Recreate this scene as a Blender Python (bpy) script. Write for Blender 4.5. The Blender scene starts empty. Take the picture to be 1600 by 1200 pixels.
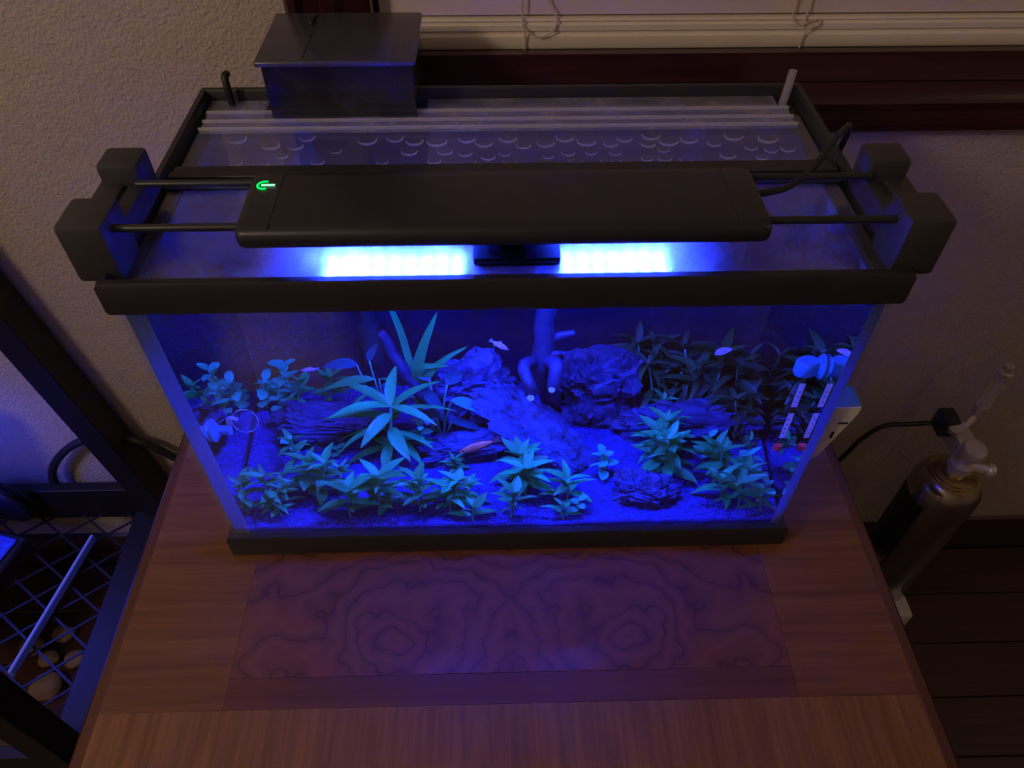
import bpy, bmesh, math, random
from mathutils import Vector, Matrix, noise
S = bpy.context.scene
PI = math.pi
T = 0.61                      # height of the table top above the floor; shapes below are written with z = 0 on the table top

# ------------------------------------------------------------------ camera, world, lights, exposure
cam = bpy.data.cameras.new('camera')
cam.sensor_width = 36.0
cam.lens = 1171.894 / 1600 * 36
cam.clip_start = 0.01
co = bpy.data.objects.new('camera', cam)
S.collection.objects.link(co)
pit, yaw, rol = 0.828594, 0.0270761, 0.0038310
fw = Vector((math.sin(yaw)*math.cos(pit), math.cos(yaw)*math.cos(pit), -math.sin(pit)))
rt = Vector((math.cos(yaw), -math.sin(yaw), 0))
up = rt.cross(fw)
r2 = rt*math.cos(rol) + up*math.sin(rol)
u2 = -rt*math.sin(rol) + up*math.cos(rol)
m = Matrix((r2, u2, -fw)).transposed().to_4x4()
m.translation = Vector((-0.007939, -0.492933, 0.625837 + T))
co.matrix_world = m
S.camera = co

w = bpy.data.worlds.new('room_dark'); S.world = w; w.use_nodes = True
w.node_tree.nodes['Background'].inputs[0].default_value = (0.5, 0.42, 0.5, 1)
w.node_tree.nodes['Background'].inputs[1].default_value = 0.004

def lamp(name, kind, loc, energy, col, size=None, rot=None, **k):
    l = bpy.data.lights.new(name, kind); l.energy = energy; l.color = col
    for a, b in k.items(): setattr(l, a, b)
    if size is not None:
        if kind == 'AREA': l.size = size
        else: l.shadow_soft_size = size
    o = bpy.data.objects.new(name, l); S.collection.objects.link(o)
    o.location = (loc[0], loc[1], loc[2] + T)
    if rot: o.rotation_euler = rot
    return o
lamp('room_lamp', 'POINT', (-1.0, -0.85, 1.08), 17.5, (1.0, 0.77, 0.60), 0.11)        # warm lamp standing left of the photographer
lamp('right_wall_fill', 'POINT', (1.45, -0.45, 0.95), 2.2, (1.0, 0.82, 0.62), 0.09)           # unseen weak fill added far right to brighten the wall
lamp('second_tank_lamp', 'AREA', (-0.90, 0.05, -0.02), 0.5, (0.05, 0.10, 1.0), 0.12, (math.radians(60), 0, 0))
LED_POWER = 2100.0
LED_COL = (0.016, 0.044, 1.0)

S.view_settings.view_transform = 'Standard'; S.view_settings.look = 'None'
S.view_settings.gamma = 1.0; S.view_settings.use_curve_mapping = False
S.view_settings.exposure = 0.0
S.cycles.max_bounces = 24; S.cycles.transparent_max_bounces = 64; S.cycles.transmission_bounces = 16
S.cycles.diffuse_bounces = 3; S.cycles.glossy_bounces = 6
S.cycles.sample_clamp_indirect = 20.0
S.cycles.use_denoising = True

# ------------------------------------------------------------------ node helpers and materials
def new_mat(name):
    mt = bpy.data.materials.new(name); mt.use_nodes = True
    nt = mt.node_tree; nt.nodes.clear()
    out = nt.nodes.new('ShaderNodeOutputMaterial')
    return mt, nt, out
def N(nt, kind, **ins):
    n = nt.nodes.new('ShaderNode' + kind)
    for k, v in ins.items():
        if k in n.inputs.keys() or k.replace('_', ' ') in n.inputs.keys():
            n.inputs[k.replace('_', ' ') if k.replace('_', ' ') in n.inputs.keys() else k].default_value = v
        else: setattr(n, k, v)
    return n
def ramp(nt, stops, fac):
    r = nt.nodes.new('ShaderNodeValToRGB')
    el = r.color_ramp.elements
    while len(el) < len(stops): el.new(0.5)
    for e, (p, c) in zip(el, stops):
        e.position = p; e.color = (*c, 1) if len(c) == 3 else c
    nt.links.new(fac, r.inputs[0]); return r
def plain(name, col, rough=0.5, metal=0.0, spec=0.5, var=0.0, scale=40.0, bump=0.0, bscale=200.0, stretch=(1, 1, 1), coat=0.0, sheen=0.0):
    mt, nt, out = new_mat(name); L = nt.links.new
    b = N(nt, 'BsdfPrincipled', Roughness=rough, Metallic=metal)
    b.inputs['Specular IOR Level'].default_value = spec
    b.inputs['Coat Weight'].default_value = coat
    b.inputs['Coat Roughness'].default_value = 0.08
    b.inputs['Base Color'].default_value = (*col, 1)
    tc = N(nt, 'TexCoord'); mp = N(nt, 'Mapping'); mp.inputs['Scale'].default_value = stretch
    L(tc.outputs['Object'], mp.inputs[0])
    if var:
        nz = N(nt, 'TexNoise', Scale=scale, Detail=5.0); L(mp.outputs[0], nz.inputs['Vector'])
        lo = tuple(c*(1-var) for c in col); hi = tuple(min(1, c*(1+var)) for c in col)
        r = ramp(nt, [(0.3, lo), (0.7, hi)], nz.outputs['Fac']); L(r.outputs[0], b.inputs['Base Color'])
    if bump:
        n2 = N(nt, 'TexNoise', Scale=bscale, Detail=3.0); L(mp.outputs[0], n2.inputs['Vector'])
        bp = N(nt, 'Bump', Strength=bump, Distance=0.002); L(n2.outputs['Fac'], bp.inputs['Height']); L(bp.outputs[0], b.inputs['Normal'])
    L(b.outputs[0], out.inputs[0]); return mt
def glass(name, tint=(0.97, 0.985, 1.0), ior=1.5, haze=0.0, haze_col=(0.75, 0.75, 0.8), gl_rough=0.0, hscale=30.0, lo=0.4, hi=0.7, base_haze=0.0):
    """thin clear sheet: clear pass-through, Fresnel reflection and a film of dried water, condensation or painted haze"""
    mt, nt, out = new_mat(name); L = nt.links.new
    tr = N(nt, 'BsdfTransparent'); tr.inputs[0].default_value = (*tint, 1)
    gl = N(nt, 'BsdfGlossy', Roughness=gl_rough); gl.inputs[0].default_value = (1, 1, 1, 1)
    fr = N(nt, 'Fresnel', IOR=ior)
    ge = N(nt, 'NewGeometry'); on = N(nt, 'MapRange'); on.inputs['To Min'].default_value = 1; on.inputs['To Max'].default_value = 0
    L(ge.outputs['Backfacing'], on.inputs[0])          # thin sheet: one reflection, on the face that is struck from outside
    fm = N(nt, 'Math', operation='MULTIPLY'); L(fr.outputs[0], fm.inputs[0]); L(on.outputs[0], fm.inputs[1])
    mx = N(nt, 'MixShader'); L(fm.outputs[0], mx.inputs[0]); L(tr.outputs[0], mx.inputs[1]); L(gl.outputs[0], mx.inputs[2])
    last = mx
    if haze or base_haze:
        df = N(nt, 'BsdfDiffuse'); df.inputs[0].default_value = (*haze_col, 1)
        tl = N(nt, 'BsdfTranslucent'); tl.inputs[0].default_value = (*haze_col, 1)
        h = N(nt, 'MixShader'); h.inputs[0].default_value = 0.4; L(df.outputs[0], h.inputs[1]); L(tl.outputs[0], h.inputs[2])
        tc = N(nt, 'TexCoord'); nz = N(nt, 'TexNoise', Scale=hscale, Detail=8.0, Roughness=0.65); L(tc.outputs['Object'], nz.inputs['Vector'])
        r = ramp(nt, [(lo, (base_haze,)*3), (hi, (base_haze+haze,)*3)], nz.outputs['Fac'])
        m2 = N(nt, 'MixShader'); L(r.outputs[0], m2.inputs[0]); L(mx.outputs[0], m2.inputs[1]); L(h.outputs[0], m2.inputs[2]); last = m2
    L(last.outputs[0], out.inputs[0]); return mt
def emit(name, col, s):
    mt, nt, out = new_mat(name); e = N(nt, 'Emission', Strength=s); e.inputs[0].default_value = (*col, 1)
    nt.links.new(e.outputs[0], out.inputs[0]); return mt
def wood(name, dark, light, along='x', rough=0.35, scale=1.0, coat=0.35):
    mt, nt, out = new_mat(name); L = nt.links.new
    tc = N(nt, 'TexCoord'); mp = N(nt, 'Mapping')
    s = {'x': (2.5, 60, 60), 'y': (60, 2.5, 60), 'z': (60, 60, 2.5)}[along]
    mp.inputs['Scale'].default_value = tuple(v*scale for v in s); L(tc.outputs['Object'], mp.inputs[0])
    nz = N(nt, 'TexNoise', Scale=2.2, Detail=7.0, Roughness=0.62, Distortion=0.4); L(mp.outputs[0], nz.inputs['Vector'])
    r = ramp(nt, [(0.30, dark), (0.52, tuple((a+b)/2 for a, b in zip(dark, light))), (0.72, light)], nz.outputs['Fac'])
    b = N(nt, 'BsdfPrincipled', Roughness=rough); b.inputs['Coat Weight'].default_value = coat; b.inputs['Coat Roughness'].default_value = 0.13
    L(r.outputs[0], b.inputs['Base Color'])
    bp = N(nt, 'Bump', Strength=0.08, Distance=0.001); L(nz.outputs['Fac'], bp.inputs['Height']); L(bp.outputs[0], b.inputs['Normal'])
    L(b.outputs[0], out.inputs[0]); return mt
def figured_veneer():
    """book-matched figured veneer: growth-ring lines warped by noise and mirrored about the joints"""
    mt, nt, out = new_mat('figured_veneer'); L = nt.links.new
    tc = N(nt, 'TexCoord'); sp = N(nt, 'SeparateXYZ'); L(tc.outputs['Object'], sp.inputs[0])
    ax = N(nt, 'Math', operation='ABSOLUTE'); L(sp.outputs[0], ax.inputs[0])
    cb = N(nt, 'CombineXYZ'); L(ax.outputs[0], cb.inputs[0]); L(sp.outputs[1], cb.inputs[1])
    nz = N(nt, 'TexNoise', Scale=9.0, Detail=3.0, Roughness=0.5); L(cb.outputs[0], nz.inputs['Vector'])
    nf = N(nt, 'TexNoise', Scale=70.0, Detail=3.0); L(cb.outputs[0], nf.inputs['Vector'])
    sub = N(nt, 'VectorMath', operation='SUBTRACT'); L(cb.outputs[0], sub.inputs[0]); sub.inputs[1].default_value = (0.105, -0.035, 0)
    ml = N(nt, 'VectorMath', operation='MULTIPLY'); L(sub.outputs[0], ml.inputs[0]); ml.inputs[1].default_value = (0.75, 1.25, 0)
    ln = N(nt, 'VectorMath', operation='LENGTH'); L(ml.outputs[0], ln.inputs[0])
    a1 = N(nt, 'Math', operation='MULTIPLY_ADD'); L(nz.outputs['Fac'], a1.inputs[0]); a1.inputs[1].default_value = 0.17; L(ln.outputs['Value'], a1.inputs[2])
    a2 = N(nt, 'Math', operation='MULTIPLY_ADD'); L(nf.outputs['Fac'], a2.inputs[0]); a2.inputs[1].default_value = 0.012; L(a1.outputs[0], a2.inputs[2])
    sc = N(nt, 'Math', operation='MULTIPLY'); L(a2.outputs[0], sc.inputs[0]); sc.inputs[1].default_value = 46.0
    fr = N(nt, 'Math', operation='FRACT'); L(sc.outputs[0], fr.inputs[0])
    r = ramp(nt, [(0.0, (0.055, 0.016, 0.012)), (0.10, (0.115, 0.036, 0.022)), (0.55, (0.165, 0.056, 0.032)), (0.93, (0.125, 0.040, 0.024)), (1.0, (0.055, 0.016, 0.012))], fr.outputs[0])
    b = N(nt, 'BsdfPrincipled', Roughness=0.34); b.inputs['Coat Weight'].default_value = 0.45; b.inputs['Coat Roughness'].default_value = 0.13
    L(r.outputs[0], b.inputs['Base Color']); L(b.outputs[0], out.inputs[0]); return mt
def leafmat(name, c1, c2, tl=0.35):
    mt, nt, out = new_mat(name); L = nt.links.new
    oi = N(nt, 'ObjectInfo'); r = ramp(nt, [(0.0, c1), (1.0, c2)], oi.outputs['Random'])
    d = N(nt, 'BsdfPrincipled', Roughness=0.5); L(r.outputs[0], d.inputs['Base Color'])
    t = N(nt, 'BsdfTranslucent'); L(r.outputs[0], t.inputs[0])
    m = N(nt, 'MixShader'); m.inputs[0].default_value = tl; L(d.outputs[0], m.inputs[1]); L(t.outputs[0], m.inputs[2])
    L(m.outputs[0], out.inputs[0]); return mt
def dropmat(name='water_drop', lo=.36, hi=.52):
    """clear drop with a rim that turns white at grazing view angles"""
    mt, nt, out = new_mat(name); L = nt.links.new
    tr = N(nt, 'BsdfTransparent'); gl = N(nt, 'BsdfGlossy', Roughness=0.12); df = N(nt, 'BsdfDiffuse'); df.inputs[0].default_value = (0.9, 0.9, 0.92, 1)
    tl = N(nt, 'BsdfTranslucent'); tl.inputs[0].default_value = (0.9, 0.9, 0.92, 1)
    a = N(nt, 'MixShader'); a.inputs[0].default_value = 0.5; L(df.outputs[0], a.inputs[1]); L(tl.outputs[0], a.inputs[2])
    b = N(nt, 'MixShader'); b.inputs[0].default_value = 0.25; L(a.outputs[0], b.inputs[1]); L(gl.outputs[0], b.inputs[2])
    lw = N(nt, 'LayerWeight', Blend=0.5); r = ramp(nt, [(lo, (0.02,)*3), (hi, (0.9,)*3)], lw.outputs['Facing'])  # bright crescent glint painted into the rim by view angle
    c = N(nt, 'MixShader'); L(r.outputs[0], c.inputs[0]); L(tr.outputs[0], c.inputs[1]); L(b.outputs[0], c.inputs[2])
    L(c.outputs[0], out.inputs[0]); return mt
def water_glass():
    mt, nt, out = new_mat('water_side'); g = N(nt, 'BsdfGlass', Roughness=0.0, IOR=1.33)
    g.inputs[0].default_value = (0.97, 0.98, 1.0, 1); nt.links.new(g.outputs[0], out.inputs[0]); return mt

M = dict(
    wall=plain('wall_paint', (0.50, 0.42, 0.365), 0.75, var=0.05, scale=60, bump=1.0, bscale=330),
    ceil=plain('ceiling_paint', (0.6, 0.57, 0.53), 0.9),
    trimwood=wood('dark_red_trim', (0.026, 0.006, 0.008), (0.055, 0.013, 0.014), 'x', 0.32),
    trimwood_v=wood('dark_red_trim_upright', (0.026, 0.006, 0.008), (0.055, 0.013, 0.014), 'z', 0.32),
    plank=wood('floor_plank', (0.040, 0.014, 0.011), (0.075, 0.028, 0.020), 'x', 0.4),
    floor=plain('floor_gap', (0.012, 0.006, 0.005), 0.8, var=0.2),
    blind=plain('cream_slat', (0.84, 0.73, 0.60), 0.55, var=0.04, scale=15),
    slat=plain('cream_slat_closed', (0.68, 0.55, 0.49), 0.6, var=0.04, scale=15),
    cord=plain('cream_cord', (0.62, 0.5, 0.42), 0.8, var=0.1, scale=300),
    night=plain('night_pane', (0.004, 0.004, 0.006), 0.05),
    veneer=figured_veneer(),
    border_x=wood('border_grain_along', (0.11, 0.040, 0.013), (0.22, 0.088, 0.028), 'x', 0.36),
    border_y=wood('border_grain_across', (0.13, 0.052, 0.013), (0.27, 0.118, 0.032), 'y', 0.36, 1.4),
    edge=wood('table_edge_wood', (0.07, 0.022, 0.014), (0.13, 0.045, 0.026), 'y', 0.25),
    band=wood('banding_wood', (0.075, 0.022, 0.014), (0.15, 0.05, 0.028), 'x', 0.34, 0.7),
    black=plain('black_plastic', (0.022, 0.021, 0.027), 0.42, var=0.12, scale=80),
    handlem=plain('matt_black_handle', (0.003, 0.003, 0.004), 0.7, spec=0.05, var=0.1, scale=80),
    clampm=plain('charcoal_clamp_plastic', (0.036, 0.033, 0.038), 0.5, var=0.1, scale=60),
    barm=plain('black_lamp_housing', (0.019, 0.019, 0.026), 0.38, var=0.1, scale=50),
    rod=plain('dark_steel_rod', (0.05, 0.05, 0.055), 0.35, 0.6, var=0.1, scale=90),
    rack=plain('black_rack_enamel', (0.006, 0.006, 0.0065), 0.5, var=0.15, scale=50),
    cable=plain('black_cable', (0.012, 0.011, 0.012), 0.5, var=0.1, scale=90),
    silicone=leafmat('clear_silicone', (0.30, 0.40, 0.60), (0.30, 0.42, 0.60), 0.6),
    glass=glass('tank_glass'),
    backglass=glass('back_glass_glow_haze', haze=0.22, base_haze=0.38, haze_col=(0.022, 0.026, 0.27), hscale=9),  # blue glow of the water put into the pane's haze colour
    lidfront=glass('front_lid_glass', ior=1.95, haze=0.16, base_haze=0.03, haze_col=(0.62, 0.62, 0.72), gl_rough=0.27, hscale=26, lo=0.40, hi=0.75),
    lidrear=glass('rear_lid_glass', haze=0.08, base_haze=0.06, haze_col=(0.62, 0.6, 0.70), gl_rough=0.05, hscale=14, lo=0.4, hi=0.8),
    vinyl=glass('clear_vinyl_strip', haze=0.30, base_haze=0.16, haze_col=(0.6, 0.58, 0.68), gl_rough=0.12, hscale=40),
    drop=dropmat(), bulbglass=dropmat('bulb_glass', .62, .98),
    water_side=water_glass(),
    water_top=glass('water_top', ior=1.15),
    clearp=glass('clear_tube_plastic', base_haze=0.35, haze=0.05, haze_col=(0.8, 0.78, 0.76)),
    faint=glass('thin_clear_tube', base_haze=0.10, haze=0.03, haze_col=(0.7, 0.65, 0.6)),
    smoke=glass('smoked_clear_plastic', tint=(0.30, 0.30, 0.38), haze=0.16, base_haze=0.02, haze_col=(0.35, 0.35, 0.45), gl_rough=0.05, hscale=12),
    smokelid=plain('smoked_lid_plastic', (0.055, 0.053, 0.072), 0.22, var=0.15, scale=25),
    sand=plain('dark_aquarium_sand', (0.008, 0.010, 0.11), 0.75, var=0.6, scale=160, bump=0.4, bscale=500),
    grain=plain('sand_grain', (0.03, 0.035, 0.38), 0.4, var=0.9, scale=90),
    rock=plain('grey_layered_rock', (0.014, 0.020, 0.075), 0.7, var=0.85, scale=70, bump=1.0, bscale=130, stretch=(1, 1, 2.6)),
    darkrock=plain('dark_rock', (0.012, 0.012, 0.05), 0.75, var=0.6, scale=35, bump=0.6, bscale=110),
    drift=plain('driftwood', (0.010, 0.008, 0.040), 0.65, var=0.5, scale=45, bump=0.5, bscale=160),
    tipglint=plain('painted_tip_glint', (0.55, 0.75, 0.9), 0.6, var=0.1, scale=90),  # highlights on the branch tips, painted as pale discs
    leaf=leafmat('lance_leaf_green', (0.008, 0.25, 0.040), (0.010, 0.44, 0.085)),
    darkleaf=leafmat('dark_lance_leaf', (0.025, 0.055, 0.008), (0.04, 0.10, 0.016)),  # reddish dark leaf, darkened further for the weak light at the back
    roundleaf=leafmat('round_leaf_pale', (0.02, 0.42, 0.16), (0.03, 0.60, 0.26)),
    broadleaf=leafmat('broad_leaf', (0.004, 0.05, 0.07), (0.008, 0.11, 0.12)),
    brightleaf=leafmat('upturned_broad_leaf', (0.03, 0.45, 0.5), (0.03, 0.45, 0.5)),
    pinkleaf=leafmat('pinkish_leaf', (0.5, 0.35, 0.40), (0.5, 0.35, 0.40)),
    stem=leafmat('plant_stem', (0.05, 0.30, 0.14), (0.06, 0.36, 0.2), 0.1),
    fishred=plain('red_brown_fish', (0.55, 0.14, 0.05), 0.35, var=0.25, scale=180),
    fishfin=glass('fish_fin', base_haze=0.5, haze=0.1, haze_col=(0.5, 0.16, 0.10)),
    fishblue=plain('silver_blue_fish', (0.75, 0.45, 0.8), 0.25, 0.2, var=0.15, scale=150),
    fishfin2=glass('pale_fish_fin', base_haze=0.35, haze=0.1, haze_col=(0.5, 0.5, 0.7)),
    eye=plain('fish_eye', (0.01, 0.01, 0.01), 0.1),
    cup=plain('pale_suction_cup', (0.06, 0.26, 0.42), 0.3, var=0.06, scale=40),
    whitecard=plain('white_card', (0.70, 0.68, 0.66), 0.6, var=0.04, scale=60),
    pinkcard=plain('pale_scale_card', (0.75, 0.62, 0.62), 0.6, var=0.06, scale=90),
    ink=plain('dark_print', (0.02, 0.02, 0.03), 0.6),
    red=plain('red_weight', (0.75, 0.03, 0.02), 0.4),
    steel=plain('polished_steel', (0.46, 0.42, 0.37), 0.2, 0.95, var=0.05, scale=20),
    brushed=plain('brushed_steel', (0.62, 0.57, 0.50), 0.38, 0.45, var=0.08, scale=60),
    brass=plain('gold_ring', (0.55, 0.42, 0.22), 0.3, 1.0, var=0.05, scale=60),
    label=plain('black_label', (0.012, 0.012, 0.014), 0.45, var=0.1, scale=30),
    greylabel=plain('grey_label', (0.16, 0.14, 0.14), 0.6, var=0.3, scale=60),
    stone=plain('tan_stone', (0.26, 0.17, 0.125), 0.7, var=0.2, scale=30, bump=0.3, bscale=90),
    ledbody=plain('white_led_board', (0.7, 0.72, 0.75), 0.5),
    paneedge=leafmat('blue_glow_glass_edge', (0.35, 0.5, 0.95), (0.35, 0.5, 0.95), 0.3),  # blue edge glow put into the strip's base colour
    led=emit('blue_led', LED_COL, LED_POWER),
    green=emit('green_indicator', (0.0, 1.0, 0.12), 1.1),
    greenbright=emit('pale_green_indicator', (0.35, 1.0, 0.55), 1.3),
    litsand=plain('blue_lit_gravel', (0.05, 0.10, 0.7), 0.7, var=0.3, scale=120, bump=0.5, bscale=200),  # blue of the tank light put into the gravel colour
)

# ------------------------------------------------------------------ object helpers
COL = S.collection
ORG = {}
def thing(name, label, cat, org=(0, 0, 0), group=None):
    o = bpy.data.objects.new(name, None); COL.objects.link(o)
    o.empty_display_size = 0.02
    o.location = (org[0], org[1], org[2] + T); o['label'] = label; o['category'] = cat
    if group: o['group'] = group
    ORG[o] = Vector(org); return o
def tag(o, label, cat, group=None, kind=None):
    o['label'] = label; o['category'] = cat
    if group: o['group'] = group
    if kind: o['kind'] = kind
    return o
def put(name, geo, mat, parent=None, smooth=False, org=None, label=None, kind=None):
    """geo = (verts, faces) in table-top coordinates -> one mesh object"""
    vs, fs = geo
    if parent is not None: o0 = ORG[parent]
    elif org is not None: o0 = Vector(org)
    else:
        xs = [v[0] for v in vs]; ys = [v[1] for v in vs]; zs = [v[2] for v in vs]
        o0 = Vector(((min(xs)+max(xs))/2, (min(ys)+max(ys))/2, min(zs)))
    me = bpy.data.meshes.new(name)
    me.from_pydata([(v[0]-o0.x, v[1]-o0.y, v[2]-o0.z) for v in vs], [], fs); me.update()
    if smooth:
        me.polygons.foreach_set('use_smooth', [True]*len(me.polygons))
        if smooth != 'all': me.set_sharp_from_angle(angle=0.7)
    me.materials.append(M[mat] if isinstance(mat, str) else mat)
    o = bpy.data.objects.new(name, me); COL.objects.link(o)
    if parent is not None: o.parent = parent
    else: o.location = (o0.x, o0.y, o0.z + T)
    ORG[o] = o0
    if label: o['label'] = label
    if kind: o['kind'] = kind
    return o
def join(*gs):
    V = []; F = []
    for v, f in gs:
        k = len(V); V += [tuple(a) for a in v]; F += [tuple(i+k for i in q) for q in f]
    return V, F
def box(x0, x1, y0, y1, z0, z1, bev=0.0, seg=2, rot=None):
    bm = bmesh.new(); bmesh.ops.create_cube(bm, size=1)
    c = Vector(((x0+x1)/2, (y0+y1)/2, (z0+z1)/2))
    for v in bm.verts: v.co = Vector((v.co.x*(x1-x0), v.co.y*(y1-y0), v.co.z*(z1-z0)))
    if bev: bmesh.ops.bevel(bm, geom=bm.edges[:], offset=bev, segments=seg, affect='EDGES', profile=0.5)
    R = rot.to_3x3() if rot else Matrix.Identity(3)
    bm.verts.index_update()
    g = ([tuple(R @ v.co + c) for v in bm.verts], [[v.index for v in f.verts] for f in bm.faces])
    bm.free(); return g
def smoothpath(P, n=6, closed=False):
    P = [Vector(p) for p in P]; out = []
    for i in range(len(P)-1):
        a = P[max(i-1, 0)]; b = P[i]; c = P[i+1]; d = P[min(i+2, len(P)-1)]
        for k in range(n):
            t = k/n
            out.append(0.5*((2*b)+(c-a)*t+(2*a-5*b+4*c-d)*t*t+(3*b-a-3*c+d)*t**3))
    out.append(P[-1]); return out
def tube(P, r, seg=8, caps=True):
    P = [Vector(p) for p in P]; V = []; F = []
    rs = r if isinstance(r, (list, tuple)) else [r]*len(P)
    t0 = (P[1]-P[0]).normalized(); n = t0.orthogonal().normalized()
    for i, p in enumerate(P):
        t = (P[min(i+1, len(P)-1)]-P[max(i-1, 0)]).normalized()
        n = (n - t*n.dot(t)).normalized(); b = t.cross(n)
        rr = rs[i] if i < len(rs) else rs[-1]
        for k in range(seg):
            a = 2*PI*k/seg; V.append(tuple(p + (n*math.cos(a)+b*math.sin(a))*rr))
    for i in range(len(P)-1):
        for k in range(seg):
            j = (k+1) % seg; F.append((i*seg+k, i*seg+j, (i+1)*seg+j, (i+1)*seg+k))
    if caps:
        F.append(tuple(range(seg-1, -1, -1))); F.append(tuple((len(P)-1)*seg+k for k in range(seg)))
    return V, F
def radii(n, pts):
    """n radii interpolated from a few control radii"""
    out = []
    for i in range(n):
        t = i/(n-1)*(len(pts)-1); k = min(int(t), len(pts)-2); out.append(pts[k]+(pts[k+1]-pts[k])*(t-k))
    return out
def lathe(prof, c=(0, 0, 0), axis=(0, 0, 1), seg=24):
    """profile of (radius, height) turned about an axis through c"""
    z = Vector(axis).normalized(); x = z.orthogonal().normalized(); y = z.cross(x); c = Vector(c)
    V = []; F = []
    for r, h in prof:
        for k in range(seg):
            a = 2*PI*k/seg; V.append(tuple(c + z*h + (x*math.cos(a)+y*math.sin(a))*max(r, 1e-5)))
    for i in range(len(prof)-1):
        for k in range(seg):
            j = (k+1) % seg; F.append((i*seg+k, i*seg+j, (i+1)*seg+j, (i+1)*seg+k))
    F.append(tuple(range(seg-1, -1, -1))); F.append(tuple((len(prof)-1)*seg+k for k in range(seg)))
    return V, F
def extrude_x(prof, x0, x1):
    """closed (y, z) profile swept along x"""
    n = len(prof); V = [(x0, y, z) for y, z in prof]+[(x1, y, z) for y, z in prof]
    F = [(i, (i+1) % n, n+(i+1) % n, n+i) for i in range(n)]+[tuple(range(n-1, -1, -1)), tuple(range(n, 2*n))]
    return V, F
def copy_obj(o, parent=None):
    c = o.copy(); COL.objects.link(c)
    if parent is not None: c.parent = parent
    return c

# ------------------------------------------------------------------ room shell (structure)
FZ = -T                                        # floor
WY = 0.22                                      # face of the back wall
X0, X1, Y0, Z1 = -1.75, 1.95, -2.0, 1.80
WX0, WX1, WZ0, WZ1 = -0.118, 1.15, 0.296, 1.35  # window opening
def structure(name, geo, mat, **k):
    o = put(name, geo, mat, **k); o['kind'] = 'structure'; return o
structure('wall_back', join(box(X0-.1, X1+.1, WY, WY+.10, FZ, WZ0), box(X0-.1, X1+.1, WY, WY+.10, WZ1, Z1), box(X0-.1, WX0, WY, WY+.10, WZ0, WZ1), box(WX1, X1+.1, WY, WY+.10, WZ0, WZ1)), 'wall')
structure('wall_left', box(X0-.1, X0, Y0-.1, WY, FZ, Z1), 'wall')
structure('wall_right', box(X1, X1+.1, Y0-.1, WY, FZ, Z1), 'wall')
structure('wall_front', box(X0, X1, Y0-.1, Y0, FZ, Z1), 'wall')
structure('ceiling', box(X0-.1, X1+.1, Y0-.1, WY+.1, Z1, Z1+.05), 'ceil')
fl = structure('floor', box(X0-.1, X1+.1, Y0-.1, WY+.1, FZ-.06, FZ-.012), 'floor')
pk = box(0, 1.198, 0, .0885, 0, .0118, .0012, 1)
pk0 = None
row = 0
y = WY-.012-.09
rng = random.Random(4)
while y > -1.55:
    x = X0 - rng.random()*1.1
    while x < X1:
        if x+1.198 > X0:
            if pk0 is None:
                pk0 = put('plank', (pk[0], pk[1]), 'plank', parent=fl); ORGfl = ORG[fl]; p = pk0
            else: p = copy_obj(pk0)
            p.parent = fl
            p.location = (x-0, y, 0)
            p.location = Vector((x, y, FZ-.0118)) - Vector((0, 0, 0))
        x += 1.2
    y -= .09
# plank vertices were written relative to the floor's origin: give every plank the same plain local frame
fo = ORG[fl]
for v in pk0.data.vertices: v.co += fo
for o in fl.children: o.location = o.location - fo

bb = [(WY, FZ), (WY-.012, FZ), (WY-.012, FZ+.070), (WY-.009, FZ+.078), (WY-.006, FZ+.086), (WY, FZ+.090)]
structure('baseboard_back', extrude_x(bb, X0, X1), 'trimwood')

# window: dark casing around the opening, a pane behind the blind
wn = bpy.data.objects.new('window_1', None); COL.objects.link(wn); wn.location = (0.3, WY, WZ0+T); wn['kind'] = 'structure'; ORG[wn] = Vector((0.3, WY, WZ0))
CB = 0.236                                     # foot of the casing
sill = [(WY, CB), (WY-.016, CB), (WY-.020, CB+.004), (WY-.020, CB+.011), (WY-.015, CB+.014), (WY-.014, CB+.024), (WY-.021, CB+.028), (WY-.022, CB+.034), (WY-.015, CB+.040),
        (WY-.013, CB+.052), (WY-.016, CB+.055), (WY-.014, CB+.060), (WY-.010, CB+.074), (WY-.010, CB+.080), (WY, CB+.080)]
put('window_casing_bottom', extrude_x(sill, WX0-.0735, WX1+.0735), 'trimwood', parent=wn, smooth=True)
def casing_side(xa, d):
    # outer edge at xa, profile mirrored by d
    p = [(0, 0), (0, -.016), (.004, -.021), (.011, -.021), (.015, -.014), (.030, -.013), (.036, -.019), (.044, -.019), (.050, -.011), (.0735, -.010), (.0735, 0)]
    z0, z1 = CB+.0795, WZ1+.075
    n = len(p); V = [(xa+d*x, WY+y, z0) for x, y in p]+[(xa+d*x, WY+y, z1) for x, y in p]
    F = [(i, (i+1) % n, n+(i+1) % n, n+i) for i in range(n)]+[tuple(range(n-1, -1, -1)), tuple(range(n, 2*n))]
    return V, F
put('window_casing_side', casing_side(WX0-.0735, 1), 'trimwood_v', parent=wn)
put('window_casing_side', casing_side(WX1+.0735, -1), 'trimwood_v', parent=wn)
put('window_casing_top', box(WX0, WX1, WY-.016, WY, WZ1, WZ1+.075, .003), 'trimwood', parent=wn)
put('window_sash', join(box(WX0, WX1, WY+.060, WY+.085, WZ0, WZ0+.05), box(WX0, WX1, WY+.060, WY+.085, WZ1-.05, WZ1), box(WX0, WX0+.05, WY+.060, WY+.085, WZ0+.05, WZ1-.05), box(WX1-.05, WX1, WY+.060, WY+.085, WZ0+.05, WZ1-.05)), 'trimwood', parent=wn)
put('window_pane', box(WX0+.05, WX1-.05, WY+.07, WY+.075, WZ0+.05, WZ1-.05), 'night', parent=wn)

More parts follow.
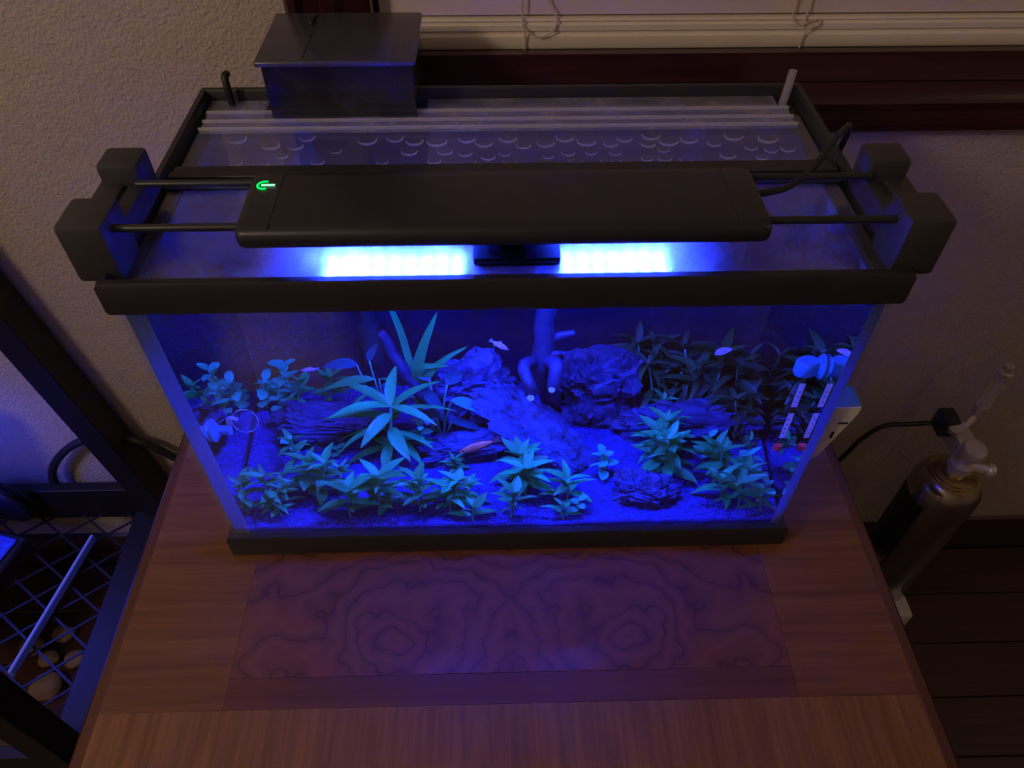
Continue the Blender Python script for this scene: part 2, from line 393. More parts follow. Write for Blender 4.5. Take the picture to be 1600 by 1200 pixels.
# blind
bl = thing('window_blind', 'cream window blind lowered in front of the dark wood window frame', 'blind', (0.516, 0.236, 0.315))
BX0, BX1 = WX0+.006, WX1-.006
rail = [(0.228, .3135), (0.2265, .3165), (0.2265, .3255), (0.229, .3275), (0.229, .3290), (0.2265, .3310), (0.2262, .3360), (0.2285, .3375), (0.2285, .3388), (0.2265, .3398), (0.2272, .3418), (0.246, .3425), (0.246, .3135)]
put('bottom_rail', extrude_x(rail, BX0, BX1), 'blind', parent=bl, smooth=True)
s0 = None
zz = .344
while zz < WZ1-.06:
    if s0 is None:
        s0 = put('slat', extrude_x([(.2310, .3440), (.2340, .3935), (.2363, .3935), (.2333, .3440)], BX0, BX1), 'slat', parent=bl); s = s0
    else: s = copy_obj(s0)
    s.location.z = zz-.344; zz += .0465
put('headrail', box(BX0, BX1, .229, .265, WZ1-.048, WZ1-.001, .003), 'blind', parent=bl)
def wcord(pts): return tube(smoothpath(pts, 8), .0009, 6)
put('lift_cord', wcord([(.022, .2245, .312), (.0225, .2235, .330), (.0195, .2245, .352), (.0195, .2255, .45), (.0195, .2275, .60)]), 'cord', parent=bl, smooth=True)
put('lift_cord', wcord([(.0195, .225, .338), (.026, .2225, .331), (.036, .222, .327), (.047, .223, .331), (.052, .2245, .340), (.049, .226, .349), (.043, .2275, .360), (.037, .229, .39)]), 'cord', parent=bl, smooth=True)
put('lift_cord', wcord([(.286, .2245, .312), (.2855, .223, .325), (.290, .223, .3325), (.298, .2235, .336), (.2975, .2245, .340), (.290, .224, .3395), (.281, .2235, .336), (.272, .2245, .3425), (.271, .2265, .353), (.275, .229, .365), (.279, .231, .395)]), 'cord', parent=bl, smooth=True)
put('lift_cord', wcord([(.2835, .2235, .3345), (.2845, .2255, .345), (.287, .229, .362), (.289, .231, .40)]), 'cord', parent=bl, smooth=True)
put('slat_slot', box(.0150, .0163, .2318, .2327, .348, .358), 'ink', parent=bl)

# ------------------------------------------------------------------ table
TX, TY0, TY1 = 0.346, -0.44, 0.165
tb = thing('end_table', 'red brown wooden end table with figured veneer top under the aquarium', 'table', (0, -0.14, FZ))
th = .020
CX, CYA, CYB = .235, -.2465, -.0185      # inner panel limits; banding runs around it
put('center_panel', box(-CX, CX, -.2465, .10, -.012, 0), 'veneer', parent=tb)
for o in [c for c in tb.children if c.name.startswith('center_panel')]:
    # its own origin on the joint so that the figure mirrors about it
    d = Vector((0, -.185, -.006)); dl = d - ORG[tb]
    for v in o.data.vertices: v.co -= dl
    o.location = dl
BW = .0255
put('banding', box(-CX, CX, -.2720, -.2468, -.012, 0), 'band', parent=tb)
put('banding', box(-CX, CX, .1003, .1130, -.012, 0), 'band', parent=tb)
put('border_board', box(-TX+.012, -CX-.0002, -.2722, .1130, -.012, 0), 'border_x', parent=tb)
put('border_board', box(CX+.0002, TX-.012, -.2722, .1130, -.012, 0), 'border_x', parent=tb)
put('border_board', box(-CX-.0002, CX+.0002, TY0+.012, -.2723, -.012, 0), 'border_y', parent=tb)
put('border_board', box(-TX+.012, -CX-.0003, TY0+.012, -.2724, -.012, 0), 'border_y', parent=tb)
put('border_board', box(CX+.0003, TX-.012, TY0+.012, -.2724, -.012, 0), 'border_y', parent=tb)
put('border_board', box(-TX+.012, TX-.012, .1132, TY1-.012, -.012, 0), 'border_x', parent=tb)
def ring_edge():
    prof = [(0.0120, 0.0), (.004, 0.0006), (.0012, -.002), (0, -.006), (.0015, -.010), (.005, -.012), (.004, -.018), (.010, -.026), (.0120, -.026)]
    V = []; F = []; n = len(prof)
    for i, (sx, sy) in enumerate([(-1, -1), (1, -1), (1, 1), (-1, 1)]):
        for d, z in prof: V.append((sx*(TX-d), (TY0+d) if sy < 0 else (TY1-d), z))
    for i in range(4):
        j = (i+1) % 4
        for k in range(n):
            l = (k+1) % n; F.append((i*n+k, j*n+k, j*n+l, i*n+l))
    return V, F
put('edge_moulding', ring_edge(), 'edge', parent=tb, smooth=True)
put('top_board', box(-TX+.0121, TX-.0121, TY0+.0121, TY1-.0121, -.026, -.0122), 'edge', parent=tb)
for y0, y1 in ((TY0+.03, TY0+.05), (TY1-.05, TY1-.03)): put('apron', box(-TX+.075, TX-.075, y0, y1, -.12, -.0262, .002), 'edge', parent=tb)
for x0 in (-TX+.03, TX-.05): put('apron', box(x0, x0+.02, TY0+.075, TY1-.075, -.12, -.0262, .002), 'edge', parent=tb)
for sx in (-1, 1):
    for yy in (TY0+.05, TY1-.05):
        put('leg', lathe([(.016, FZ), (.018, FZ+.03), (.014, FZ+.05), (.022, FZ+.30), (.026, -.16), (.021, -.15), (.028, -.125), (.030, -.0263)], (sx*(TX-.05), yy, 0), seg=16), 'edge', parent=tb, smooth=True)

# ------------------------------------------------------------------ aquarium
W2, D2, H = .257, .1305, .326
aq = thing('aquarium', 'glass aquarium with black rims lit blue on the end table', 'aquarium', (0, 0, 0))
def rim(w, d, z0, z1, wi, di, lz=None):
    """hollow rectangular rim; outer half sizes w,d, inner half sizes wi,di, with a ledge"""
    V = []; F = []
    b = .003
    rings = [(w-b*.3, d-b*.3, z0), (w, d, z0+b), (w, d, z1-b), (w-b*.5, d-b*.5, z1), (wi+.001, di+.001, z1), (wi, di, z1-.002), (wi, di, z0)]
    for ww, dd, z in rings: V += [(-ww, -dd, z), (ww, -dd, z), (ww, dd, z), (-ww, dd, z)]
    n = len(rings)
    for i in range(n):
        j = (i+1) % n
        for k in range(4):
            l = (k+1) % 4; F.append((i*4+k, i*4+l, j*4+l, j*4+k))
    return V, F
put('top_rim', rim(W2, D2, H-.025, H, .2505, .1235), 'black', parent=aq, smooth=True)
put('lid_ledge', rim(.2503, .1233, H-.0165, H-.0125, .240, .114), 'black', parent=aq)
put('bottom_rim', rim(W2+.0005, D2+.001, .0004, .0285, .2475, .1215), 'black', parent=aq, smooth=True)
GX, GY = .2525, .1275          # outer faces of the panes
put('front_pane', box(-GX, GX, -GY, -GY+.0022, .004, H-.003), 'glass', parent=aq, label='front glass pane')
put('back_pane', box(-GX, GX, GY-.0022, GY, .004, H-.003), 'backglass', parent=aq, label='back glass pane with painted blue haze')
put('side_pane', box(-GX, -GX+.0028, -GY+.0023, GY-.0023, .004, H-.003), 'glass', parent=aq)
put('side_pane', box(GX-.0028, GX, -GY+.0023, GY-.0023, .004, H-.003), 'glass', parent=aq)
put('floor_pane', box(-GX+.003, GX-.003, -GY+.003, GY-.003, .006, .010), 'glass', parent=aq)
for sx in (-1, 1):
    V = []; F = []
    # bead of silicone filling the front corner, seen through the pane as a pale strip
    prof = [(0.0034, -.1246), (.0165, -.1246), (.0135, -.1225), (.0080, -.1185), (.0055, -.1145), (0.0034, -.1105)]
    if sx > 0: prof = [(0.0034+(a-.0034)*.6, -.1246+(b+.1246)*.7) for a, b in prof]
    for z in (.012, .307):
        for a, yv in prof: V.append((sx*(GX-a), yv, z))
    n = len(prof)
    F = [(i, (i+1) % n, n+(i+1) % n, n+i) for i in range(n)]+[tuple(range(n-1, -1, -1)), tuple(range(n, 2*n))]
    put('silicone_seam', (V, F), 'silicone', parent=aq, smooth=True)

# lid: two panes, hinge strip, rear vinyl strip, handle, drops
lid = thing('glass_cover', 'hinged two piece glass cover with water drops on top of the aquarium', 'cover', (0, 0, .3135))
LZ = .3142
put('front_lid_pane', box(-.2465, .2465, -.1200, -.0130, LZ, LZ+.0035, .0006, 1), 'lidfront', parent=lid, label='front lid pane with dried water marks')
rear = put('rear_lid_pane', box(-.2465, .2465, .0115, .0880, LZ, LZ+.0035, .0006, 1), 'lidrear', parent=lid, label='rear lid pane with water drops')
put('hinge_strip', join(box(-.2480, .2480, -.0155, .0140, LZ+.0036, LZ+.0068, .0008, 1), box(-.2480, .2480, -.0045, .0030, LZ+.0068, LZ+.0090, .0008, 1)), 'black', parent=lid)
put('clear_edge_strip', box(-.2440, .2380, .0650, .0960, LZ+.0036, LZ+.0060, .0008, 1), 'vinyl', parent=lid)
for yv in (.0655, .0780, .0925): put('strip_ridge', box(-.2440, .2380, yv, yv+.0022, LZ+.0060, LZ+.0090, .0006, 1), 'clearp', parent=lid)
put('back_strip', join(box(-.2480, -.1990, .0975, .1222, LZ+.0010, LZ+.0036, .0006, 1), box(-.0640, .2330, .0975, .1222, LZ+.0010, LZ+.0036, .0006, 1)), 'vinyl', parent=lid)
hb = []
put('handle', join(box(-.0230, .0340, -.1075, -.0720, LZ+.0036, LZ+.0110, .0025, 2), box(-.0205, .0315, -.1085, -.1065, LZ+.0045, LZ+.0085, .001, 1)), 'handlem', parent=lid, smooth=True)
DROPS = [(-0.088, 0.064), (-0.072, 0.059), (-0.054, 0.058), (-0.03, 0.062), (-0.016, 0.055), (0.003, 0.062), (0.015, 0.051), (0.033, 0.054), (0.049, 0.062), (0.066, 0.056), (0.085, 0.052), (0.097, 0.060), (0.115, 0.051), (0.132, 0.055), (0.149, 0.058), (0.168, 0.051), (-0.075, 0.043), (-0.047, 0.043), (-0.031, 0.04), (-0.013, 0.034), (-0.0, 0.039), (0.034, 0.034), (0.05, 0.039), (0.068, 0.039), (0.087, 0.038), (0.126, 0.042), (0.111, 0.029), (0.125, 0.029), (0.141, 0.027), (0.158, 0.024), (-0.055, 0.029), (-0.028, 0.026), (0.004, 0.027), (0.019, 0.022), (0.055, 0.026), (0.079, 0.026), (0.096, 0.025), (0.175, 0.033), (-0.215, 0.065), (-0.186, 0.055), (-0.159, 0.066), (-0.166, 0.053), (-0.174, 0.039), (-0.133, 0.045), (-0.110, 0.061), (-0.208, 0.029), (-0.188, 0.026), (0.196, 0.044), (0.213, 0.058), (0.225, 0.042), (0.201, 0.029), (0.216, 0.018), (0.196, 0.018), (0.211, 0.040), (0.182, 0.018), (-0.145, 0.029), (-0.095, 0.028), (0.119, 0.064), (0.186, 0.062)]
bm = bmesh.new(); bmesh.ops.create_uvsphere(bm, u_segments=14, v_segments=8, radius=1)
bmesh.ops.delete(bm, geom=[v for v in bm.verts if v.co.z > .01], context='VERTS')
dm = bpy.data.meshes.new('drop'); bm.to_mesh(dm); bm.free()
dm.polygons.foreach_set('use_smooth', [True]*len(dm.polygons)); dm.materials.append(M['drop'])
rng = random.Random(11)
for x, yv in DROPS:
    d = bpy.data.objects.new('water_drop', dm); COL.objects.link(d); d.parent = rear
    k = (.0078 if yv > .045 else .0060)*rng.uniform(.75, 1.1)
    d.location = Vector((x, yv, LZ-.00005)) - ORG[rear]; d.scale = (k, k*.8, k*.42)

# ------------------------------------------------------------------ lamp bar over the lid
lt = thing('aquarium_light', 'black LED bar with green power icon spanning the aquarium on rods', 'light', (0, -.085, .34))
BZ0, BZ1 = .343, .3565
def bar_shape():
    V = []; F = []
    # slightly domed top, rounded long edges
    prof = [(-.1185, BZ0+.001), (-.1195, BZ0+.004), (-.1190, BZ1-.0035), (-.1165, BZ1-.0008), (-.110, BZ1), (-.060, BZ1), (-.0535, BZ1-.0008), (-.0510, BZ1-.0035), (-.0505, BZ0+.004), (-.0515, BZ0+.001), (-.056, BZ0), (-.114, BZ0)]
    xs = [-.1655, -.164, -.160, .1555, .1595, .161]
    ins = [.0025, .0008, 0, 0, .0008, .0025]
    n = len(prof); cy, cz = -.085, (BZ0+BZ1)/2
    for x, i in zip(xs, ins):
        for yv, z in prof:
            V.append((x, cy+(yv-cy)*(1-i/.034), cz+(z-cz)*(1-i/.0068*.5)))
    for i in range(len(xs)-1):
        for k in range(n):
            l = (k+1) % n; F.append((i*n+k, i*n+l, (i+1)*n+l, (i+1)*n+k))
    F.append(tuple(range(n-1, -1, -1))); F.append(tuple((len(xs)-1)*n+k for k in range(n)))
    return V, F
put('housing', bar_shape(), 'barm', parent=lt, smooth=True)
put('end_cap_seam', box(-.1462, -.1455, -.1160, -.0540, BZ1-.0002, BZ1+.0004), 'clampm', parent=lt)
put('end_cap_seam', box(.1410, .1417, -.1160, -.0540, BZ1-.0002, BZ1+.0004), 'clampm', parent=lt)
put('led_board', box(-.145, .140, -.1080, -.0620, BZ0-.0012, BZ0-.0001), 'ledbody', parent=lt)
ch = []
for i in range(22):
    if -.026 < -.122+i*.0109 < .036: continue
    for j in range(3):
        x = -.122+i*.0109; yv = -.098+j*.0130
        ch.append(box(x-.0034, x+.0034, yv-.0034, yv+.0034, BZ0-.0022, BZ0-.0013))
put('led_chips', join(*ch), 'led', parent=lt, kind='stuff', label='rows of lit blue LED chips')
gb = []
for i in range(23):
    x = -.122-.00545+i*.0109; gb.append(box(x-.0005, x+.0005, -.1045, -.0655, BZ0-.0058, BZ0-.0013))
for j in range(4):
    yv = -.098-.0065+j*.0130; gb.append(box(-.1280, .1130, yv-.0005, yv+.0005, BZ0-.0058, BZ0-.0013))
put('added_spill_baffle', join(*gb), 'handlem', parent=lt, kind='stuff')  # unseen baffle added to cut the sideways spill of the LEDs
for yv, zr in ((-.1050, .350), (-.0560, .350)):
    put('support_rod', tube([(-.2440, yv, zr), (-.166, yv, zr)], .0026, 10), 'rod', parent=lt, smooth=True)
    put('support_rod', tube([(.1615, yv, zr), (.2440, yv, zr)], .0026, 10), 'rod', parent=lt, smooth=True)
for sx in (-1, 1):
    dy = 0 if sx < 0 else -.004
    g = join(box(sx*.2640-.0085, sx*.2640+.0085, -.0850+dy, -.0350+dy, .300, .3465, .0018),
             box(sx*.2575-.0145, sx*.2575+.0145, -.1180+dy, -.0850+dy, .318, .3600, .003),
             box(sx*.2570-.0135, sx*.2570+.0135, -.0500+dy, -.0250+dy, .326, .3600, .003),
             box(sx*.2500-.0060, sx*.2500+.0060, -.1020+dy, -.0360+dy, .3265, .3440, .0015))
    put('clamp', g, 'clampm', parent=lt, smooth=True)
icx, icy, icz = -.1560, -.0700, BZ1+.0004
def arc(r0, r1, a0, a1, n=18):
    V = []; F = []
    for i in range(n+1):
        a = math.radians(a0+(a1-a0)*i/n)
        for r in (r0, r1):
            V.append((icx+r*math.cos(a), icy+r*math.sin(a), icz)); V.append((icx+r*math.cos(a), icy+r*math.sin(a), icz+.0003))
    for i in range(n):
        a = 4*i; b = 4*(i+1)
        F += [(a+1, a+3, b+3, b+1), (a, b, b+2, a+2), (a, a+1, b+1, b), (a+2, b+2, b+3, a+3)]
    return V, F
put('power_icon', arc(.0034, .0050, 65, 295), 'green', parent=lt, label='green power symbol ring')
put('power_icon', box(icx-.0018, icx+.0068, icy-.0009, icy+.0009, icz, icz+.0004), 'greenbright', parent=lt, label='pale green power symbol stroke')
put('power_cord', tube(smoothpath([(.1605, -.076, .350), (.172, -.074, .3505), (.186, -.066, .349), (.206, -.048, .350), (.226, -.022, .352), (.240, -.003, .352), (.256, .018, .345), (.270, .05, .30), (.278, .11, .10), (.285, .185, -.05)], 6), .0024, 8), 'cable', parent=lt, smooth=True)

# ------------------------------------------------------------------ hang-on filter, airline stub, cable stub
fi = thing('hang_on_filter', 'smoked plastic hang on filter box at the back left of the aquarium', 'filter', (-.13, .13, .326))
FX0, FX1, FY0, FY1 = -.189, -.071, .087, .176
def fbox(z0, z1, grow=0.0, t=.0025):
    o = [(FX0+.002-grow, FY0-grow), (FX1-grow*0+grow-.001, FY0-grow), (FX1+grow, FY1+grow), (FX0-grow, FY1+grow)]
    return o
put('body', join(box(FX0, FX1, FY0, FY0+.0028, .3195, .3625, .001), box(FX0, FX1, FY1-.0028, FY1, .235, .3625, .001), box(FX0, FX0+.0028, FY0+.0028, FY1-.0028, .3290, .3625), box(FX1-.0028, FX1, FY0+.0028, FY1-.0028, .3290, .3625), box(FX0+.0028, FX1-.0028, .1330, FY1-.0028, .235, .238), box(FX0, FX0+.0028, .1330, FY1-.0028, .235, .329), box(FX1-.0028, FX1, .1330, FY1-.0028, .235, .329)), 'smoke', parent=fi)
put('cartridge', box(-.172, -.090, .118, .130, .3285, .352, .003), 'black', parent=fi)
put('motor_housing', box(-.176, -.128, .134, .170, .240, .345, .004), 'black', parent=fi)
put('lid', join(box(FX0-.004, FX1+.003, FY0-.004, FY1+.002, .3630, .3680, .0022, 3), box(-.1560, -.1552, FY0, FY1, .3679, .3684)), 'smokelid', parent=fi, smooth=True)
put('lid_rib', box(-.1600, -.1570, .150, .170, .3681, .3705, .001), 'smokelid', parent=fi)
put('intake_tube', join(tube([(-.128, .108, .335), (-.128, .108, .150)], .0075, 14), tube([(-.128, .108, .150), (-.128, .108, .100)], .0105, 14)), 'black', parent=fi, smooth=True)
put('spout', box(FX0+.004, FX1-.004, FY0-.0002, .1000, .3150, .3188, .001), 'smoke', parent=fi)
tag(put('airline_tube', tube(smoothpath([(.2380, .112, .300), (.2384, .110, .318), (.2392, .110, .334), (.2398, .111, .345)], 5), [.0034]*30, 12), 'clearp', smooth=True), 'short clear airline tube standing at the back right of the aquarium', 'tube')
tag(put('cable_stub', tube(smoothpath([(-.2290, .116, .305), (-.2288, .115, .322), (-.2292, .1155, .332), (-.2300, .119, .340), (-.2302, .126, .339)], 5), .0030, 10), 'cable', smooth=True), 'black cable bending over the back left aquarium rim', 'cable')

# display clipped on the outside of the right pane
dp = thing('clip_on_thermometer', 'small white clip on display on the right outside of the aquarium', 'thermometer', (.262, -.10, .09))
rot = Matrix.Rotation(math.radians(-6), 4, 'Y')
def wedge(pts, y0, y1):
    n = len(pts); V = [(x, y0, z) for x, z in pts]+[(x, y1, z) for x, z in pts]
    return V, [tuple(range(n)), tuple(range(2*n-1, n-1, -1))]+[(i, n+i, n+(i+1) % n, (i+1) % n) for i in range(n)]
put('housing', wedge([(.2533, .088), (.2560, .088), (.2790, .168), (.2790, .178), (.2533, .178)], -.112, -.090), 'cup', parent=dp)
put('face_card', wedge([(.2570, .110), (.2625, .116), (.2785, .170), (.2785, .1775), (.2570, .1775)], -.1134, -.1122), 'whitecard', parent=dp)
put('mark', box(.2660, .2735, -.1140, -.1136, .1580, .1600), 'ink', parent=dp)
put('mark', box(.2640, .2665, -.1140, -.1136, .1400, .1480), 'ink', parent=dp)

# ------------------------------------------------------------------ water and substrate
def wbox():
    x, yv, z0, z1 = .2493, .1248, .0105, .3030
    V = [(-x, -yv, z0), (x, -yv, z0), (x, yv, z0), (-x, yv, z0), (-x, -yv, z1), (x, -yv, z1), (x, yv, z1), (-x, yv, z1)]
    F = [(0, 3, 2, 1), (0, 1, 5, 4), (1, 2, 6, 5), (2, 3, 7, 6), (3, 0, 4, 7), (4, 5, 6, 7)]
    return V, F
wt = put('water', wbox(), 'water_side', org=(0, 0, .0105)); tag(wt, 'clear water filling the aquarium', 'water', kind='stuff')
wt.data.materials.append(M['water_top'])
wt.data.polygons[5].material_index = 1
def sandz(x, yv):
    z = .036+.10*(yv+.125)
    z += .0030*noise.noise(Vector((x*22, yv*22, 3.1)))+.0012*noise.noise(Vector((x*90, yv*90, 1.7)))
    return z
nx, ny = 150, 76
V = []; F = []
for j in range(ny+1):
    for i in range(nx+1):
        x = -.2475+.495*i/nx; yv = -.1232+.2464*j/ny
        V.append((x, yv, sandz(x, yv)))
for j in range(ny):
    for i in range(nx):
        a = j*(nx+1)+i; F.append((a, a+1, a+nx+2, a+nx+1))
k = len(V)
# skirt down to the floor pane
edge = [i for i in range(nx+1)]+[(j*(nx+1)+nx) for j in range(1, ny+1)]+[ny*(nx+1)+i for i in range(nx-1, -1, -1)]+[j*(nx+1) for j in range(ny-1, 0, -1)]
for e in edge: V.append((V[e][0], V[e][1], .0115))
ne = len(edge)
for i in range(ne):
    j = (i+1) % ne; F.append((edge[j], edge[i], k+i, k+j))
F.append(tuple(k+i for i in range(ne-1, -1, -1)))
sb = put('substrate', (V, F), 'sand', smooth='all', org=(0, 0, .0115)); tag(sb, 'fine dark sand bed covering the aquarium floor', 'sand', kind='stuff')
rng = random.Random(2)
V = []; F = []
for _ in range(9000):
    x = rng.uniform(-.246, .246); yv = -.123+.245*rng.random()**1.4; z = sandz(x, yv)+.0003
    r = rng.uniform(.0005, .0012)*(1.5 if rng.random() < .06 else 1)
    k = len(V); a = rng.random()*PI
    c, s = math.cos(a)*r, math.sin(a)*r
    V += [(x+c, yv+s, z), (x-s, yv+c, z), (x-c, yv-s, z), (x+s, yv-c, z), (x, yv, z+r*rng.uniform(.7, 1.2)), (x, yv, z-r*.6)]
    F += [(k, k+1, k+4), (k+1, k+2, k+4), (k+2, k+3, k+4), (k+3, k, k+4), (k+1, k, k+5), (k+2, k+1, k+5), (k+3, k+2, k+5), (k, k+3, k+5)]
g = put('sand_grains', (V, F), 'grain', parent=sb, kind='stuff')

# ------------------------------------------------------------------ rocks and driftwood
def rock(name, label, c, size, seed, mat='rock', rot=(0, 0, 0), layer=10.0, rough=.35, cat='rock', sub=5):
    bm = bmesh.new(); bmesh.ops.create_icosphere(bm, subdivisions=sub, radius=1)
    R = Matrix.Rotation(rot[2], 3, 'Z') @ Matrix.Rotation(rot[1], 3, 'Y') @ Matrix.Rotation(rot[0], 3, 'X')
    off = Vector((seed*3.7, seed*1.3, seed*2.1))
    V = []
    for v in bm.verts:
        p = v.co.copy()
        q = Vector([math.copysign(abs(a)**.75, a) for a in p])
        d = 1+rough*noise.noise(p*1.6+off)+rough*.45*noise.noise(p*4.1+off)+.10*noise.noise(p*9+off)
        q *= d
        st = p @ Matrix.Rotation(.35, 3, 'Y')
        lay = st.z*layer*.55+1.3*noise.noise(p*1.9+off)
        q *= 1-.13*max(0, 1-abs(2*(lay-math.floor(lay))-1)*3.0)
        cr = abs(noise.noise(p*2.7+off*2)); q *= 1-.12*max(0, 1-cr*9)
        q *= 1+.05*noise.noise(p*17+off)+.03*noise.noise(p*34+off)
        led = math.floor(q.z*layer/2+noise.noise(p*2+off)*1.2)
        q.x *= 1+.09*((led*7919) % 5-2)/2*.8; q.y *= 1+.08*((led*104729) % 5-2)/2
        q = Vector((q.x*size[0], q.y*size[1], q.z*size[2]))
        q = R @ q
        V.append((q.x+c[0], q.y+c[1], q.z+c[2]))
    bm.verts.index_update(); F = [[v.index for v in f.verts] for f in bm.faces]; bm.free()
    V = [(min(.246, max(-.246, x)), min(.1215, max(-.1215, yv)), max(z, .02)) for x, yv, z in V]
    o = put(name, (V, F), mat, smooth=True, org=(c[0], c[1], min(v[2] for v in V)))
    return tag(o, label, cat)
rock('rock', 'long grey slab rock sloping down to the right in the middle of the aquarium', (.030, .000, .071), (.064, .028, .014), 1, rot=(math.radians(12), math.radians(31), math.radians(-33)))
rock('rock', 'low flat layered rock left of the long slab, under the red brown fish', (-.036, .002, .058), (.045, .022, .014), 2, rot=(0, math.radians(-6), math.radians(12)))
rock('rock', 'chunky layered rock near the front glass, right of the long slab', (.124, -.078, .047), (.028, .022, .022), 3, rot=(.1, .2, math.radians(-20)))
rock('rock', 'rounded lumpy rock at the back beneath the hanging driftwood', (-.030, .066, .090), (.036, .030, .040), 4, rot=(.2, 0, .3))
rock('rock', 'broad dark rock mound behind the thermometer on the right', (.178, .030, .060), (.062, .030, .034), 5, 'darkrock')
rock('rock', 'broad dark rock mound at the back left behind the low plants', (-.165, .040, .060), (.060, .028, .026), 6, 'darkrock')
rock('rock', 'dark boulder in the shade at the back right of the driftwood', (.092, .070, .085), (.040, .032, .046), 7, 'darkrock')

dw = thing('driftwood', 'branching driftwood hanging down in the middle of the tank', 'driftwood', (.03, .035, .14))
def branch(P, r, n=6, seg=10, jit=.0030, seed=0):
    p = smoothpath(P, n); p = [q+Vector((noise.noise(q*60+Vector((seed, 0, 0))), noise.noise(q*60+Vector((0, seed, 9))), 0))*jit for q in p]
    return tube(p, radii(len(p), r), seg)
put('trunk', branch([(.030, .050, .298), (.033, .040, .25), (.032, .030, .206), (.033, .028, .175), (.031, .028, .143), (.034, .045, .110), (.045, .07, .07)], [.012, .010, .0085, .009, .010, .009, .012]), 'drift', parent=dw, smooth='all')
b1 = put('branch', branch([(.031, .028, .148), (.023, .020, .154), (.017, .006, .159), (.0175, -.008, .150), (.020, -.010, .133)], [.006, .006, .0058, .0055, .0050], seed=3), 'drift', parent=dw, smooth='all')
b2 = put('branch', branch([(.032, .028, .150), (.038, .020, .155), (.0415, .006, .157), (.0405, .000, .147), (.039, .000, .136)], [.007, .0075, .007, .0065, .0058], seed=5), 'drift', parent=dw, smooth='all')
put('branch', branch([(.033, .029, .168), (.044, .030, .176), (.058, .030, .181)], [.005, .0045, .003], seed=7), 'drift', parent=dw, smooth='all')
put('branch', branch([(.032, .028, .160), (.045, .022, .162), (.050, .016, .166)], [.004, .003, .0018], seed=8), 'drift', parent=dw, smooth='all')
for b, c, d, r in ((b1, (.0202, -.0145, .1335), (.1, -.85, .35), .0032), (b2, (.0389, -.0060, .1375), (-.1, -.85, .35), .0030)):
    put('tip_glint', lathe([(r, -.001), (r, .0012), (r*.7, .0016)], c, d, 12), 'tipglint', parent=b, label='pale painted glint at a branch tip')
st = put('driftwood_stick', branch([(-.110, .045, .178), (-.098, .042, .145), (-.089, .040, .125), (-.066, .038, .079), (-.058, .036, .055)], [.004, .0055, .006, .0065, .007], seed=11), 'drift', smooth='all')
tag(st, 'dark diagonal driftwood stick leaning behind the broad leaved plant', 'driftwood')

# ------------------------------------------------------------------ plants
def leafmesh(name, w, arch, fold, mat, point=1.0, nl=6):
    """unit-length blade along +x, bent downward by arch, folded along the midrib"""
    V = []; F = []
    for i in range(nl+1):
        t = i/nl
        hw = w*(math.sin(PI*min(1, t**.8*.97+.03))**(.85*point))
        if t == 1: hw = 0.004
        x = t*math.cos(arch*t*.5); z = -math.sin(arch*t*.5)*t
        V += [(x, -hw, z+fold*hw), (x, 0, z), (x, hw, z+fold*hw)]
    for i in range(nl):
        a = i*3; F += [(a, a+1, a+4, a+3), (a+1, a+2, a+5, a+4)]
    me = bpy.data.meshes.new(name); me.from_pydata(V, [], F); me.update()
    me.polygons.foreach_set('use_smooth', [True]*len(me.polygons)); me.materials.append(M[mat]); return me
LM = {
    'A': [leafmesh('lance_leaf', .165, .5, .5, 'leaf'), leafmesh('lance_leaf', .145, .9, .4, 'leaf'), leafmesh('lance_leaf', .18, .2, .5, 'leaf')],
    'B': [leafmesh('round_leaf', .36, .3, .2, 'roundleaf', .55, 5), leafmesh('round_leaf', .32, .6, .3, 'roundleaf', .55, 5)],
    'E': [leafmesh('dark_leaf', .12, .9, .5, 'darkleaf'), leafmesh('dark_leaf', .10, 1.3, .4, 'darkleaf'), leafmesh('dark_leaf', .13, .5, .4, 'darkleaf')],
    'C': [leafmesh('long_leaf', .11, .9, .35, 'leaf', 1, 8), leafmesh('long_leaf', .13, .6, .35, 'leaf', 1, 8)],
    'O': [leafmesh('broad_leaf', .27, .5, .15, 'broadleaf', .8, 8)],
    'W': [leafmesh('broad_leaf_bright', .24, .7, .1, 'brightleaf', .7, 8)],
    'P': [leafmesh('pink_leaf', .30, .4, .2, 'pinkleaf', .7, 6)],
}
def add_leaf(root, pos, yawa, pitch, L, kind, rng, roll=None, name='leaf'):
    me = rng.choice(LM[kind])
    roll = rng.uniform(-.4, .4) if roll is None else roll
    for _ in range(8):     # a leaf that would go through the glass turns inwards
        tip = Vector(pos)+Vector((math.cos(yawa)*math.cos(pitch), math.sin(yawa)*math.cos(pitch), 0))*L
        if abs(tip.x) < .2455 and abs(tip.y) < .1215: break
        L *= .86; pitch += .09
    o = bpy.data.objects.new(name, me); COL.objects.link(o); o.parent = root
    R = Matrix.Rotation(yawa, 4, 'Z') @ Matrix.Rotation(-pitch, 4, 'Y') @ Matrix.Rotation(roll, 4, 'X')
    o.matrix_local = Matrix.Translation(Vector(pos)-ORG[root]) @ R @ Matrix.Diagonal((L, L*rng.uniform(.85, 1.15), L, 1))
    return o
